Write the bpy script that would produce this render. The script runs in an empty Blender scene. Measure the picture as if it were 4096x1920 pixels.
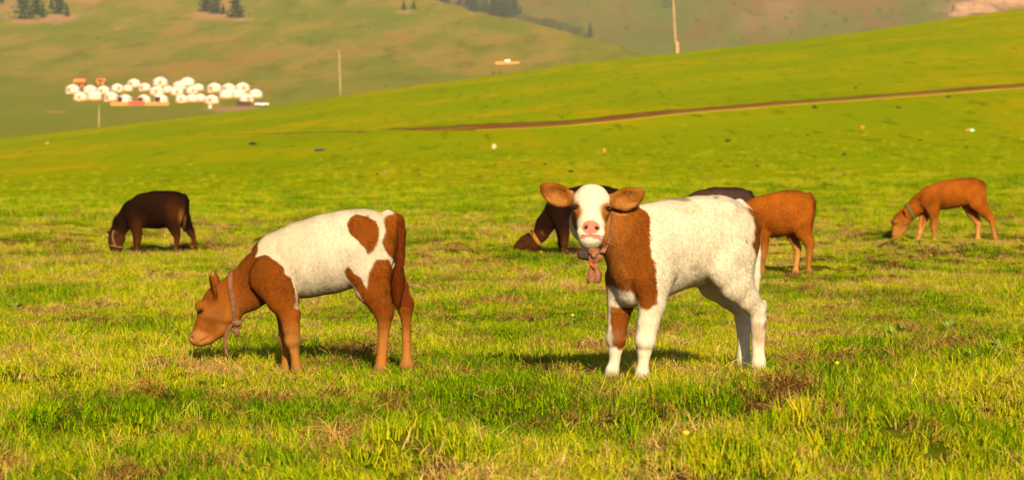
import bpy, math, random
import numpy as np
from mathutils import Vector, Matrix
from mathutils.bvhtree import BVHTree

random.seed(7)
RNG = np.random.default_rng(7)
SC = bpy.context.scene
COL = SC.collection

# ------------------------------------------------------------------ camera, world, sun, exposure
F = 9671.0            # focal length in photograph pixels (4096 wide) = 85 mm on a 36 mm sensor
H = 0.87              # camera height above the turf (m)
HOR = 707.0           # photograph row of the horizontal
cam_d = bpy.data.cameras.new('camera'); cam = bpy.data.objects.new('camera', cam_d); COL.objects.link(cam)
cam_d.lens = 85.0; cam_d.sensor_width = 36.0; cam_d.clip_start = 0.1; cam_d.clip_end = 9000
cam.location = (0, 0, H)
cam.rotation_euler = (math.radians(90) - math.atan((960 - HOR) / F), 0, 0)
cam_d.dof.use_dof = True; cam_d.dof.focus_distance = 10.3; cam_d.dof.aperture_fstop = 7.0
SC.camera = cam

SUN_EL, SUN_AZ = math.radians(26), math.radians(10)   # sun behind the camera, a little to its right
world = bpy.data.worlds.new('World'); SC.world = world; world.use_nodes = True
wn = world.node_tree.nodes; wl = world.node_tree.links
sky = wn.new('ShaderNodeTexSky'); sky.sky_type = 'NISHITA'; sky.sun_disc = False
sky.sun_elevation = SUN_EL; sky.sun_rotation = math.pi - SUN_AZ
wl.new(sky.outputs[0], wn['Background'].inputs['Color']); wn['Background'].inputs['Strength'].default_value = 0.05
sun_d = bpy.data.lights.new('sun', 'SUN'); sun = bpy.data.objects.new('sun', sun_d); COL.objects.link(sun)
sun_d.energy = 4.8; sun_d.angle = math.radians(0.53); sun_d.color = (1.0, 0.81, 0.50)
sdir = Vector((-math.sin(SUN_AZ) * math.cos(SUN_EL), math.cos(SUN_AZ) * math.cos(SUN_EL), -math.sin(SUN_EL)))
sun.rotation_euler = sdir.to_track_quat('-Z', 'Y').to_euler(); sun.location = (3, -12, 9)
SC.view_settings.view_transform = 'Standard'; SC.view_settings.look = 'None'
SC.view_settings.gamma = 1.0; SC.view_settings.exposure = 0.95
SC.cycles.max_bounces = 6; SC.cycles.transparent_max_bounces = 8; SC.cycles.volume_bounces = 0

# ------------------------------------------------------------------ helpers
def at(px, py, d):
    """point seen at photograph pixel (px, py), d metres in front of the camera"""
    return np.array([(px - 2048.0) * d / F, d, H - (py - HOR) * d / F])

def smooth(t):
    t = np.clip(t, 0, 1); return t * t * (3 - 2 * t)

_lat = {}
def vnoise2(x, y, seed=0):
    if seed not in _lat: _lat[seed] = np.random.default_rng(1000 + seed).random((256, 256))
    L = _lat[seed]
    x = np.asarray(x, float); y = np.asarray(y, float)
    xi = np.floor(x).astype(int); yi = np.floor(y).astype(int)
    fx = x - xi; fy = y - yi
    fx = fx * fx * (3 - 2 * fx); fy = fy * fy * (3 - 2 * fy)
    a = L[xi & 255, yi & 255]; b = L[(xi + 1) & 255, yi & 255]
    c = L[xi & 255, (yi + 1) & 255]; d = L[(xi + 1) & 255, (yi + 1) & 255]
    return (a * (1 - fx) + b * fx) * (1 - fy) + (c * (1 - fx) + d * fx) * fy

def fbm2(x, y, seed=0, o=3):
    s = 0; a = 0.5; t = 0
    for i in range(o):
        s = s + a * vnoise2(x * 2 ** i, y * 2 ** i, seed + i); t += a; a *= 0.5
    return s / t

def noise3(p, scale, seed=0):
    """cheap smooth 3-D noise in about -1..1"""
    r = np.random.default_rng(500 + seed); out = np.zeros(len(p))
    for i in range(7):
        k = r.normal(size=3); k = k / np.linalg.norm(k) * r.uniform(0.6, 1.7) / scale
        out += np.sin(p @ k + r.uniform(0, 6.28))
    return out / 3.0

def mesh_obj(name, verts, faces, mat=None, parent=None, smooth_shade=True, link=True):
    me = bpy.data.meshes.new(name)
    verts = np.asarray(verts, dtype=np.float32)
    if isinstance(faces, np.ndarray):
        n, k = faces.shape
        me.vertices.add(len(verts)); me.vertices.foreach_set('co', verts.ravel())
        me.loops.add(n * k); me.loops.foreach_set('vertex_index', faces.astype(np.int32).ravel())
        me.polygons.add(n)
        me.polygons.foreach_set('loop_start', np.arange(0, n * k, k, dtype=np.int32))
        me.update(calc_edges=True); me.validate()
    else:
        me.from_pydata(verts.tolist(), [], faces); me.update()
    if smooth_shade: me.polygons.foreach_set('use_smooth', np.ones(len(me.polygons), dtype=bool))
    if mat: me.materials.append(mat)
    o = bpy.data.objects.new(name, me)
    if link: COL.objects.link(o)
    if parent is not None: o.parent = parent
    return o

def inst(name, me, parent=None):
    o = bpy.data.objects.new(name, me); COL.objects.link(o)
    if parent is not None: o.parent = parent
    return o

def empty(name, loc=(0, 0, 0), rz=0):
    o = bpy.data.objects.new(name, None); COL.objects.link(o)
    o.location = loc; o.rotation_euler = (0, 0, rz); o.empty_display_size = 0.2
    return o

def tag(o, label=None, cat=None, group=None, kind=None):
    if label: o['label'] = label
    if cat: o['category'] = cat
    if group: o['group'] = group
    if kind: o['kind'] = kind
    return o

def attr(o, name, data, typ='FLOAT', dom='POINT'):
    a = o.data.attributes.new(name, typ, dom)
    key = 'vector' if typ == 'FLOAT_VECTOR' else 'color' if typ == 'FLOAT_COLOR' else 'value'
    a.data.foreach_set(key, np.asarray(data, dtype=np.int32 if typ == 'INT' else np.float32).ravel())

class Mat:
    """small node-tree writer"""
    def __init__(self, name, rough=0.8, spec=0.2):
        self.m = bpy.data.materials.new(name); self.m.use_nodes = True
        self.t = self.m.node_tree; self.n = self.t.nodes; self.b = self.n['Principled BSDF']
        self.b.inputs['Roughness'].default_value = rough
        self.b.inputs['Specular IOR Level'].default_value = spec
    def new(self, t, **kw):
        n = self.n.new(t)
        for k, v in kw.items(): setattr(n, k, v)
        return n
    def link(self, a, b): self.t.links.new(a, b)
    def pos(self, scale=(1, 1, 1), obj=False):
        src = self.new('ShaderNodeTexCoord').outputs['Object'] if obj else self.new('ShaderNodeNewGeometry').outputs['Position']
        mp = self.new('ShaderNodeMapping'); mp.inputs['Scale'].default_value = scale
        self.link(src, mp.inputs['Vector']); return mp.outputs[0]
    def noise(self, vec, scale, detail=4, rough=0.55):
        n = self.new('ShaderNodeTexNoise'); n.inputs['Scale'].default_value = scale
        n.inputs['Detail'].default_value = detail; n.inputs['Roughness'].default_value = rough
        self.link(vec, n.inputs['Vector']); return n.outputs[0]
    def ramp(self, fac, stops):
        r = self.new('ShaderNodeValToRGB'); e = r.color_ramp.elements
        while len(e) < len(stops): e.new(0.5)
        for el, (p, c) in zip(e, stops): el.position = p; el.color = (*c, 1) if len(c) == 3 else c
        self.link(fac, r.inputs[0]); return r.outputs[0]
    def mix(self, fac, a, b, mode='MIX'):
        m = self.new('ShaderNodeMix', data_type='RGBA', blend_type=mode)
        for s, v in ((m.inputs['Factor'], fac), (m.inputs['A'], a), (m.inputs['B'], b)):
            if isinstance(v, (int, float)): s.default_value = v
            elif isinstance(v, tuple): s.default_value = (*v, 1)
            else: self.link(v, s)
        return m.outputs['Result']
    def attr(self, name, typ='GEOMETRY', out='Fac'):
        a = self.new('ShaderNodeAttribute', attribute_name=name, attribute_type=typ); return a.outputs[out]
    def math(self, op, a, b=0.0, clamp=False):
        m = self.new('ShaderNodeMath', operation=op, use_clamp=clamp)
        for s, v in ((m.inputs[0], a), (m.inputs[1], b)):
            if isinstance(v, (int, float)): s.default_value = v
            else: self.link(v, s)
        return m.outputs[0]
    def bump(self, h, strength, dist):
        b = self.new('ShaderNodeBump'); b.inputs['Strength'].default_value = strength; b.inputs['Distance'].default_value = dist
        self.link(h, b.inputs['Height']); self.link(b.outputs[0], self.b.inputs['Normal'])
    def color(self, c):
        if isinstance(c, tuple): self.b.inputs['Base Color'].default_value = (*c, 1)
        else: self.link(c, self.b.inputs['Base Color'])
        return self.m

def plain(name, c, rough=0.7, spec=0.3, vary=0.25, scale=8.0, bump=0.0):
    m = Mat(name, rough, spec); v = m.pos(obj=True); n = m.noise(v, scale, 4)
    dk = tuple(x * (1 - vary) for x in c); lt = tuple(min(1, x * (1 + vary)) for x in c)
    if bump: m.bump(n, 0.6, bump)
    return m.color(m.ramp(n, [(0.3, dk), (0.7, lt)]))

# ------------------------------------------------------------------ terrain
CREST_U = np.array([-4000, -1500, 0, 400, 795, 1113, 1367, 1908, 2305, 2703, 3180, 3657, 4096, 5500, 8000], float)
CREST_Y = np.array([690, 640, 556, 510, 461, 426, 382, 310, 254, 211, 159, 95, 32, -150, -260], float)
D0, DC = 42.0, 330.0

def meadow_h(x, y):
    x = np.asarray(x, float); y = np.asarray(y, float)
    d = np.maximum(y, 0.01); u = 2048 + F * x / np.maximum(y, 6.0)
    yc = np.interp(u, CREST_U, CREST_Y)
    zc = H + DC * (HOR - yc) / F
    s = zc / (DC - D0)
    t = np.maximum(d - D0, 0)
    rise = s * (t * t / (t + 45.0)) * (DC - D0 + 45.0) / (DC - D0)
    z = np.where(d < DC, rise, zc - (zc - 3.0) * smooth((d - DC) / 320.0))
    # rolling folds on the slope
    far = smooth((d - 50) / 80)
    z = z + far * (fbm2(x / 34 + 9, y / 26, 3, 3) - 0.5) * 1.3 * (1 - smooth((d - 260) / 60))
    # hummocky turf near by
    near = 1 - smooth((d - 34) / 30)
    hm = np.maximum(fbm2(x / 0.62 + 31, y / 0.9 + 5, 11, 2) - 0.48, 0) ** 1.1 * 0.46 * np.clip(fbm2(x / 3.1, y / 4.2, 15, 2) * 3.2 - 1.0, 0.1, 1)
    z = z + near * (hm + (fbm2(x / 2.3, y / 3.0, 21, 2) - 0.5) * 0.10)
    # grassy mound in the near foreground, at the foot of the picture
    z = z + 0.10 * np.exp(-(((x - 1.15) / 0.42) ** 2 + ((y - 7.75) / 0.5) ** 2))
    z = z + 0.05 * np.exp(-(((x + 1.0) / 0.6) ** 2 + ((y - 8.5) / 0.45) ** 2))
    # level the ground where the calves stand
    for (cx, cy, r) in FLAT:
        w = np.exp(-(((x - cx) / r) ** 2 + ((y - cy) / (r * 1.1)) ** 2) ** 2)
        z = z * (1 - w) + 0.0 * w
    return z

C2Y = 10.37; C2X = (2770 - 2048) * C2Y / F                      # white and brown calf facing the camera
C1Y = 10.6;  C1X = (700 + .662 * 900 - 2048) * C1Y / F          # spotted calf grazing
FLAT = [(C2X, C2Y, .62), (C1X, C1Y, .62)] + [((px - 2048) * d / F, d, .75) for px, d in ((627, 27.0), (2340, 26.0), (3091, 21.4), (2868, 24.3), (3812, 31.0))]

def stack_ang():
    a = list(np.arange(-17, 17.001, 0.07)); b = []
    s = 17.0; st = 0.12
    while s < 178: s += st; st *= 1.18; b.append(min(s, 178))
    return np.radians(np.array([-v for v in b[::-1]] + a + b))

ang = stack_ang()
rad = [0.6]
while rad[-1] < 680:
    r = rad[-1]
    rad.append(r * (1.05 if r < 5.5 else 1.0065 if r < 22 else 1.012 if r < 60 else 1.022))
rad = np.array(rad)
R, A = np.meshgrid(rad, ang, indexing='ij')
GX, GY = R * np.sin(A), R * np.cos(A)
GZ = meadow_h(GX, GY)
GZ = np.where(GY < 4, meadow_h(GX, np.full_like(GY, 4.0)) * smooth(GY / 4), GZ)
nr, na = R.shape
V = np.stack([GX, GY, GZ], -1).reshape(-1, 3)
ii, jj = np.meshgrid(np.arange(nr - 1), np.arange(na - 1), indexing='ij')
q = (ii * na + jj).ravel()
Q = np.stack([q, q + na, q + na + 1, q + 1], -1)[:, ::-1]

def dry_field(x, y):
    """0 lush .. 1 dead grass, patchy"""
    a = fbm2(x / 0.22 + 3, y / 0.42, 41, 3); b = fbm2(x / 1.5 + 8, y / 2.2, 47, 2)
    near = np.clip((y - 6) / 8, 0, 1)
    band = smooth((y - 17) / 4) * (1 - smooth((y - 36) / 10))       # straw-coloured belt behind the calves
    v = (a - 0.59) * 6.5 + (b - 0.5) * 2.0 + 0.08 + band * 0.34
    return np.clip(v, 0, 1) * (1 - smooth((y - 48) / 12))

mg = Mat('meadow_turf', 1.0, 0.0)
p1 = mg.pos()
pw = mg.pos((1.0, 0.55, 1.0))
n_big = mg.noise(mg.pos((0.045, 0.022, 0.0)), 1.0, 5, 0.6)
n_mid = mg.noise(mg.pos((0.30, 0.05, 0.0)), 1.0, 6, 0.7)
n_fine = mg.noise(p1, 9.0, 5, 0.65)
n_tuft = mg.noise(mg.pos((1.1, 0.16, 0.0)), 1.0, 4, 0.65)
c_far = mg.ramp(n_big, [(0.40, (0.185, 0.235, 0.001)), (0.5, (0.250, 0.255, 0.001)), (0.58, (0.33, 0.265, 0.003))])
c_far = mg.mix(mg.ramp(n_mid, [(0.42, (0.0,) * 3), (0.60, (0.9,) * 3)]), c_far, (0.200, 0.250, 0.001))
c_far = mg.mix(mg.ramp(n_tuft, [(0.56, (0.0,) * 3), (0.68, (0.8,) * 3)]), c_far, (0.105, 0.130, 0.001))
c_near = mg.ramp(n_fine, [(0.3, (0.035, 0.035, 0.004)), (0.55, (0.075, 0.085, 0.004)), (0.75, (0.13, 0.12, 0.012))])
c_near = mg.mix(mg.attr('dry'), c_near, (0.065, 0.032, 0.010))
c_all = mg.mix(mg.attr('far'), c_near, c_far)
mg.bump(mg.noise(p1, 2.2, 6, 0.7), 0.55, 0.12)
mg.color(c_all)
meadow = mesh_obj('meadow', V, Q, mg.m)
attr(meadow, 'dry', dry_field(V[:, 0], V[:, 1])); attr(meadow, 'far', smooth((V[:, 1] - 22) / 40))
tag(meadow, kind='structure')

# far hillside (spur) and the hill beyond it: surfaces given by elevation angle and distance
D1Y = np.array([-170, 0, 200, 340, 430, 540, 640]); D1D = np.array([2020, 1700, 1330, 1060, 900, 700, 540])
RU = np.array([-9000, 900, 1300, 1500, 1737, 1896, 2162, 2347, 2586, 2900, 3400]); RY = np.array([-170, -170, -130, -75, 0, 50, 101, 154, 212, 300, 440])
def spur_pt(u, v):
    """u = column, v = row of the photograph -> points on the near hillside"""
    u = np.asarray(u, float); v = np.asarray(v, float)
    d = np.interp(v, D1Y, D1D)
    d = d * (1 + 0.05 * np.sin(u / 900.0 + 1.0)) + (fbm2(u / 300, v / 60, 61, 3) - 0.5) * 26
    return np.stack([(u - 2048) * d / F, d, H - (v - HOR) * d / F], -1)
D2Y = np.array([-170, 0, 200, 330, 460]); D2D = np.array([3000, 2650, 2250, 1950, 1600])
def back_pt(u, v):
    u = np.asarray(u, float); v = np.asarray(v, float)
    d = np.interp(v, D2Y, D2D) + (fbm2(u / 420 + 4, v / 160, 71, 3) - 0.5) * 130
    return np.stack([(u - 2048) * d / F, d, H - (v - HOR) * d / F], -1)

def hill(name, fn, us, ytop, ybot, nrow, back, mat):
    vs = [ybot + (ytop - ybot) * t for t in np.linspace(0, 1, nrow)]
    rows = [fn(us, v) for v in vs]
    for k in range(1, 9):                                   # the far side falls away behind the ridge
        r = rows[nrow - 1].copy(); r[:, 1] += back * k; r[:, 0] *= (r[:, 1]) / (r[:, 1] - back * k)
        r[:, 2] -= back * 0.03 * k * k; rows.append(r)
    P = np.stack(rows, 0); n, m = P.shape[:2]
    ii, jj = np.meshgrid(np.arange(n - 1), np.arange(m - 1), indexing='ij'); q = (ii * m + jj).ravel()
    o = mesh_obj(name, P.reshape(-1, 3), np.stack([q, q + 1, q + m + 1, q + m], -1), mat)
    return tag(o, kind='structure')

def hill_mat(name, green, tan, brown, bare):
    m = Mat(name, 1.0, 0.0)
    a = m.noise(m.pos((0.010, 0.0028, 0.0)), 1.0, 5, 0.62); b = m.noise(m.pos((0.034, 0.007, 0.0)), 1.0, 6, 0.66)
    e = m.noise(m.pos((0.055, 0.010, 0.0)), 1.0, 6, 0.7)
    c = m.ramp(a, [(0.40, green), (0.50, tan), (0.60, brown)])
    c = m.mix(m.ramp(b, [(0.46, (0,) * 3), (0.58, (0.8,) * 3)]), c, green)
    c = m.mix(m.ramp(e, [(0.54, (0,) * 3), (0.66, (0.6,) * 3)]), c, tuple(x * 0.6 for x in green))
    c = m.mix(m.attr('low'), c, tuple(x * y for x, y in zip(green, (1.0, 1.05, 0.9))))
    c = m.mix(m.attr('bare'), c, bare)
    m.bump(b, 0.5, 3.0)
    return m.color(c)

GREEN1, TAN1, BROWN1 = (0.142, 0.155, 0.010), (0.238, 0.178, 0.026), (0.262, 0.155, 0.032)
spur_mat = hill_mat('dry_hillside', GREEN1, TAN1, BROWN1, (0.36, 0.19, 0.09))
us1 = np.linspace(-1900, 3350, 300)
spur = hill('hillside', spur_pt, us1, np.interp(us1, RU, RY), np.full_like(us1, 640.0), 150, 14.0, spur_mat)
back_mat = hill_mat('far_hill_grass', (0.108, 0.118, 0.010), (0.152, 0.108, 0.014), (0.172, 0.088, 0.018), (0.33, 0.18, 0.09))
us2 = np.linspace(1000, 6200, 240)
back = hill('far_hill', back_pt, us2, np.full_like(us2, -170.0), np.full_like(us2, 460.0), 120, 40.0, back_mat)

def px_of(P):
    P = np.asarray(P); return 2048 + F * P[..., 0] / P[..., 1], HOR - F * (P[..., 2] - H) / P[..., 1]
def vert_co(o):
    a = np.empty(len(o.data.vertices) * 3, np.float32); o.data.vertices.foreach_get('co', a); return a.reshape(-1, 3).astype(float)
def spots(o, lst):
    u, v = px_of(vert_co(o)); s = np.zeros(len(u))
    n = fbm2(u / 22, v / 9, 77, 3) - 0.5
    for (cx, cy, rx, ry, k) in lst:
        s = np.maximum(s, k * smooth(1.6 - np.sqrt(((u - cx) / rx) ** 2 + ((v - cy) / ry) ** 2) + n * 1.6))
    return s
attr(spur, 'bare', spots(spur, [(110, 70, 75, 22, .8), (230, 70, 70, 20, .85), (60, 30, 60, 40, .5), (870, 60, 90, 16, .8), (945, 72, 55, 14, .8),
    (900, 30, 60, 40, .5), (1620, 48, 30, 8, .7), (2030, 250, 55, 6, .9), (225, 448, 40, 6, .5), (930, 436, 95, 12, .75), (470, 115, 12, 6, .6), (350, 0, 60, 10, .6)]))
u_, v_ = px_of(vert_co(spur)); attr(spur, 'low', smooth((v_ - 280) / 170) * 0.75)
attr(back, 'bare', spots(back, [(3950, 30, 150, 50, .8), (4150, 10, 160, 70, .8), (3120, 60, 60, 70, .25), (3000, 90, 60, 30, .2)]))
u_, v_ = px_of(vert_co(back)); attr(back, 'low', smooth((v_ - 120) / 150) * 0.6)

# dirt track across the slope
def ground_at(px, py):
    """first point of the meadow seen at a photograph pixel"""
    ds = np.concatenate([np.arange(6, 60, .05), np.arange(60, 328, .5)])
    x = (px - 2048) * ds / F; zr = H - (py - HOR) * ds / F
    hit = np.nonzero(meadow_h(x, ds) >= zr)[0]
    d = ds[hit[0]] if len(hit) else 320.0
    x = (px - 2048) * d / F
    return np.array([x, d, float(meadow_h(x, d))])

TR_U = np.array([850, 1366, 1800, 2250, 2732, 3200, 3700, 4096, 4700]); TR_Y = np.array([545, 530, 520, 502, 449, 410, 375, 345, 300])
def track(name, offs, wid, u0, u1, mat, seed, lift):
    us = np.linspace(u0, u1, 220)
    c = np.array([ground_at(u, np.interp(u, TR_U, TR_Y) + offs) for u in us])
    k = np.ones(15) / 15
    cy = np.convolve(np.pad(c[:, 1], 7, mode='edge'), k, 'valid')
    cx = (us - 2048) * cy / F
    taper = np.clip((us - u0) / 1100, 0.10, 1)
    w = wid * taper * (0.7 + 0.6 * fbm2(us / 110, us * 0, seed, 3))
    cols = []
    for s in (-1.12, -1, -.6, -.2, .2, .6, 1, 1.12):
        y = cy + s * w * (1 + 0.25 * (fbm2(us / 60, us * 0 + np.sign(s) * 5, seed + 3, 2) - .5)); x = cx
        cols.append(np.stack([x, y, meadow_h(x, y) + (lift if abs(s) < 1.05 else -.25)], -1))
    P = np.stack(cols, 1); n, m = P.shape[:2]
    ii, jj = np.meshgrid(np.arange(n - 1), np.arange(m - 1), indexing='ij'); q = (ii * m + jj).ravel()
    return tag(mesh_obj(name, P.reshape(-1, 3), np.stack([q, q + m, q + m + 1, q + 1], -1), mat), kind='structure')
md = Mat('track_dirt', 0.95, 0.05)
md.color(md.mix(md.ramp(md.noise(md.pos((.5, .9, 0)), 1.0, 5, .7), [(.5, (0,) * 3), (.62, (1,) * 3)]), md.ramp(md.noise(md.pos((.2, .8, 0)), 1.0, 5), [(.35, (.12, .04, .005)), (.65, (.22, .08, .010))]), (0.16, 0.14, 0.004)))
md2 = Mat('track_sand', 0.95, 0.05)
md2.color(md2.mix(md2.ramp(md2.noise(md2.pos((.5, .9, 0)), 1.0, 5, .7), [(.46, (0,) * 3), (.60, (1,) * 3)]), md2.ramp(md2.noise(md2.pos((.2, .8, 0)), 1.0, 5), [(.35, (.25, .12, .015)), (.65, (.34, .18, .03))]), (0.20, 0.19, 0.003)))
track('dirt_track', -3, 2.1, 850, 4700, md.m, 81, 0.03)
track('sandy_verge', 7, .75, 1900, 4600, md2.m, 91, 0.05)

# ------------------------------------------------------------------ animals: blended volumes, meshed
def smin(a, b, k):
    h = np.clip(0.5 + 0.5 * (b - a) / k, 0, 1)
    return b * (1 - h) + a * h - k * h * (1 - h)

def tube(pts, ra, rb, k=0.02, w=(0, 1, 0)):
    return ('tube', np.array(pts, float), np.array(ra, float), np.array(rb, float), np.array(w, float), k)
def ell(c, ax, r, k=0.015, sub=False):
    ax = np.array(ax, float); ax = ax / np.linalg.norm(ax, axis=1)[:, None]
    return ('sub' if sub else 'ell', np.array(c, float), ax, np.array(r, float), None, k)

def sdf_mesh(prims, h):
    lo = np.full(3, 1e9); hi = -lo
    for p in prims:
        c = np.atleast_2d(p[1]); r = max(np.max(p[2]), np.max(p[3])) if p[0] == 'tube' else np.max(p[3])
        lo = np.minimum(lo, c.min(0) - r); hi = np.maximum(hi, c.max(0) + r)
    lo -= 3 * h; hi += 3 * h
    n = np.ceil((hi - lo) / h).astype(int) + 1
    Fd = np.full(n, 1.0, dtype=np.float32)
    for p in prims:
        kind, c, a, b, w, k = p
        c2 = np.atleast_2d(c)
        if kind == 'tube':
            rm = np.maximum(a, b)[:, None]
            bl = (c2 - rm).min(0) - 2.2 * k - h; bh = (c2 + rm).max(0) + 2.2 * k + h
        else:
            r = np.max(b); bl = c2.min(0) - r - 2.2 * k; bh = c2.max(0) + r + 2.2 * k
        i0 = np.clip(np.floor((bl - lo) / h).astype(int), 0, n - 1); i1 = np.clip(np.ceil((bh - lo) / h).astype(int) + 1, 1, n)
        ax = [lo[i] + h * np.arange(i0[i], i1[i]) for i in range(3)]
        X = np.stack(np.meshgrid(*ax, indexing='ij'), -1).astype(np.float32)
        if kind == 'tube':
            best = None
            for s in range(len(c) - 1):
                d = c[s + 1] - c[s]; L = d @ d
                v = X - c[s].astype(np.float32)
                t = np.clip((v @ d.astype(np.float32)) / L, 0, 1)
                v = v - t[..., None] * d.astype(np.float32)
                ra = a[s] + t * (a[s + 1] - a[s]); rb = b[s] + t * (b[s + 1] - b[s])
                vw = v @ w.astype(np.float32)
                vp2 = np.maximum((v * v).sum(-1) - vw * vw, 0)
                k0 = np.sqrt(vp2 / ra ** 2 + vw ** 2 / rb ** 2) + 1e-6
                k1 = np.sqrt(vp2 / ra ** 4 + vw ** 2 / rb ** 4) + 1e-6
                dd = k0 * (k0 - 1) / k1
                best = dd if best is None else smin(best, dd, 0.008)
            val = best
        else:
            v = (X - c.astype(np.float32)) @ a.T.astype(np.float32)
            k0 = np.sqrt(((v / b) ** 2).sum(-1)) + 1e-6; k1 = np.sqrt(((v / b ** 2) ** 2).sum(-1)) + 1e-6
            val = k0 * (k0 - 1) / k1
        sl = tuple(slice(i0[i], i1[i]) for i in range(3))
        if kind == 'sub': Fd[sl] = -smin(-Fd[sl], val, k)
        else: Fd[sl] = smin(Fd[sl], val, k)
    # surface nets
    S = Fd < 0
    cnt = np.zeros(n - 1, np.int8)
    offs = [(i, j, k) for i in (0, 1) for j in (0, 1) for k in (0, 1)]
    sl = lambda o: tuple(slice(o[i], n[i] - 1 + o[i]) for i in range(3))
    for o in offs: cnt += S[sl(o)]
    act = (cnt > 0) & (cnt < 8); ids = np.nonzero(act); idx = np.full(n - 1, -1, np.int64); idx[act] = np.arange(len(ids[0]))
    base = np.stack(ids, -1); acc = np.zeros((len(base), 3)); num = np.zeros(len(base))
    for a0 in offs:
        for ax in range(3):
            if a0[ax]: continue
            b0 = list(a0); b0[ax] = 1
            fa = Fd[ids[0] + a0[0], ids[1] + a0[1], ids[2] + a0[2]]; fb = Fd[ids[0] + b0[0], ids[1] + b0[1], ids[2] + b0[2]]
            m = (fa < 0) != (fb < 0); t = np.where(m, fa / np.where(m, fa - fb, 1), 0)
            p = np.array(a0, float)[None].repeat(len(base), 0); p[:, ax] += t
            acc += p * m[:, None]; num += m
    P = lo + h * (base + acc / num[:, None])
    faces = []
    for ax in range(3):
        b, c = (ax + 1) % 3, (ax + 2) % 3
        s0 = [slice(1, n[i] - 1) for i in range(3)]; s0[ax] = slice(0, n[ax] - 1); s1 = list(s0); s1[ax] = slice(1, n[ax])
        A_, B_ = S[tuple(s0)], S[tuple(s1)]
        for sgn, m in ((1, A_ & ~B_), (-1, ~A_ & B_)):
            g = np.stack(np.nonzero(m), -1)
            if not len(g): continue
            g = g + np.array([0 if i == ax else 1 for i in range(3)])
            def cell(db, dc):
                e = g.copy(); e[:, b] += db; e[:, c] += dc; return idx[e[:, 0], e[:, 1], e[:, 2]]
            qd = np.stack([cell(-1, -1), cell(0, -1), cell(0, 0), cell(-1, 0)], -1)
            faces.append(qd if sgn > 0 else qd[:, ::-1])
    Fc = np.concatenate(faces)
    for it in range(3):                                     # light relaxing
        nb = np.zeros_like(P); nn = np.zeros(len(P))
        for a0, b0 in ((0, 1), (1, 2), (2, 3), (3, 0)):
            for x, y in ((a0, b0), (b0, a0)):
                np.add.at(nb, Fc[:, x], P[Fc[:, y]]); np.add.at(nn, Fc[:, x], 1)
        P = P + (0.5 if it < 2 else -0.3) * (nb / nn[:, None] - P)
    return P, Fc

def in_poly(x, y, poly):
    """signed distance to a polygon, positive inside"""
    poly = np.array(poly, float); ins = np.zeros(len(x), bool); dist = np.full(len(x), 1e9)
    for i in range(len(poly)):
        a, b = poly[i], poly[(i + 1) % len(poly)]
        c = ((a[1] > y) != (b[1] > y)) & (x < (b[0] - a[0]) * (y - a[1]) / (b[1] - a[1] + 1e-12) + a[0])
        ins ^= c
        d = b - a; t = np.clip(((x - a[0]) * d[0] + (y - a[1]) * d[1]) / (d @ d + 1e-9), 0, 1)
        dist = np.minimum(dist, np.hypot(x - a[0] - t * d[0], y - a[1] - t * d[1]))
    return np.where(ins, dist, -dist)

mf = Mat('calf_fur', 0.85, 0.04)
fn = mf.noise(mf.pos((60, 60, 25), obj=True), 1.0, 5, 0.7)
mf.color(mf.mix(1.0, mf.attr('fur', out='Color'), mf.ramp(fn, [(0.25, (0.72,) * 3), (0.75, (1.18,) * 3)]), 'MULTIPLY'))
mf.bump(fn, 0.35, 0.006)
mf.b.inputs['Sheen Weight'].default_value = 0.0
FUR = mf.m
mh = Mat('calf_hair', 0.8, 0.02); mh.color(mh.attr('fur', out='Color')); HAIR = mh.m
me_ = Mat('eye', 0.08, 0.6); EYE = me_.color((0.008, 0.005, 0.004))

BROWN = np.array([0.165, 0.044, 0.004]); ORANGE = np.array([0.31, 0.125, 0.026]); WHITE = np.array([0.50, 0.43, 0.33])
DKRED = np.array([0.105, 0.022, 0.003]); PINK = np.array([0.42, 0.15, 0.11]); MUD = np.array([0.13, 0.075, 0.035])
def mixc(a, b, t): return a + (b - a) * np.clip(t, 0, 1)[:, None]

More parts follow.
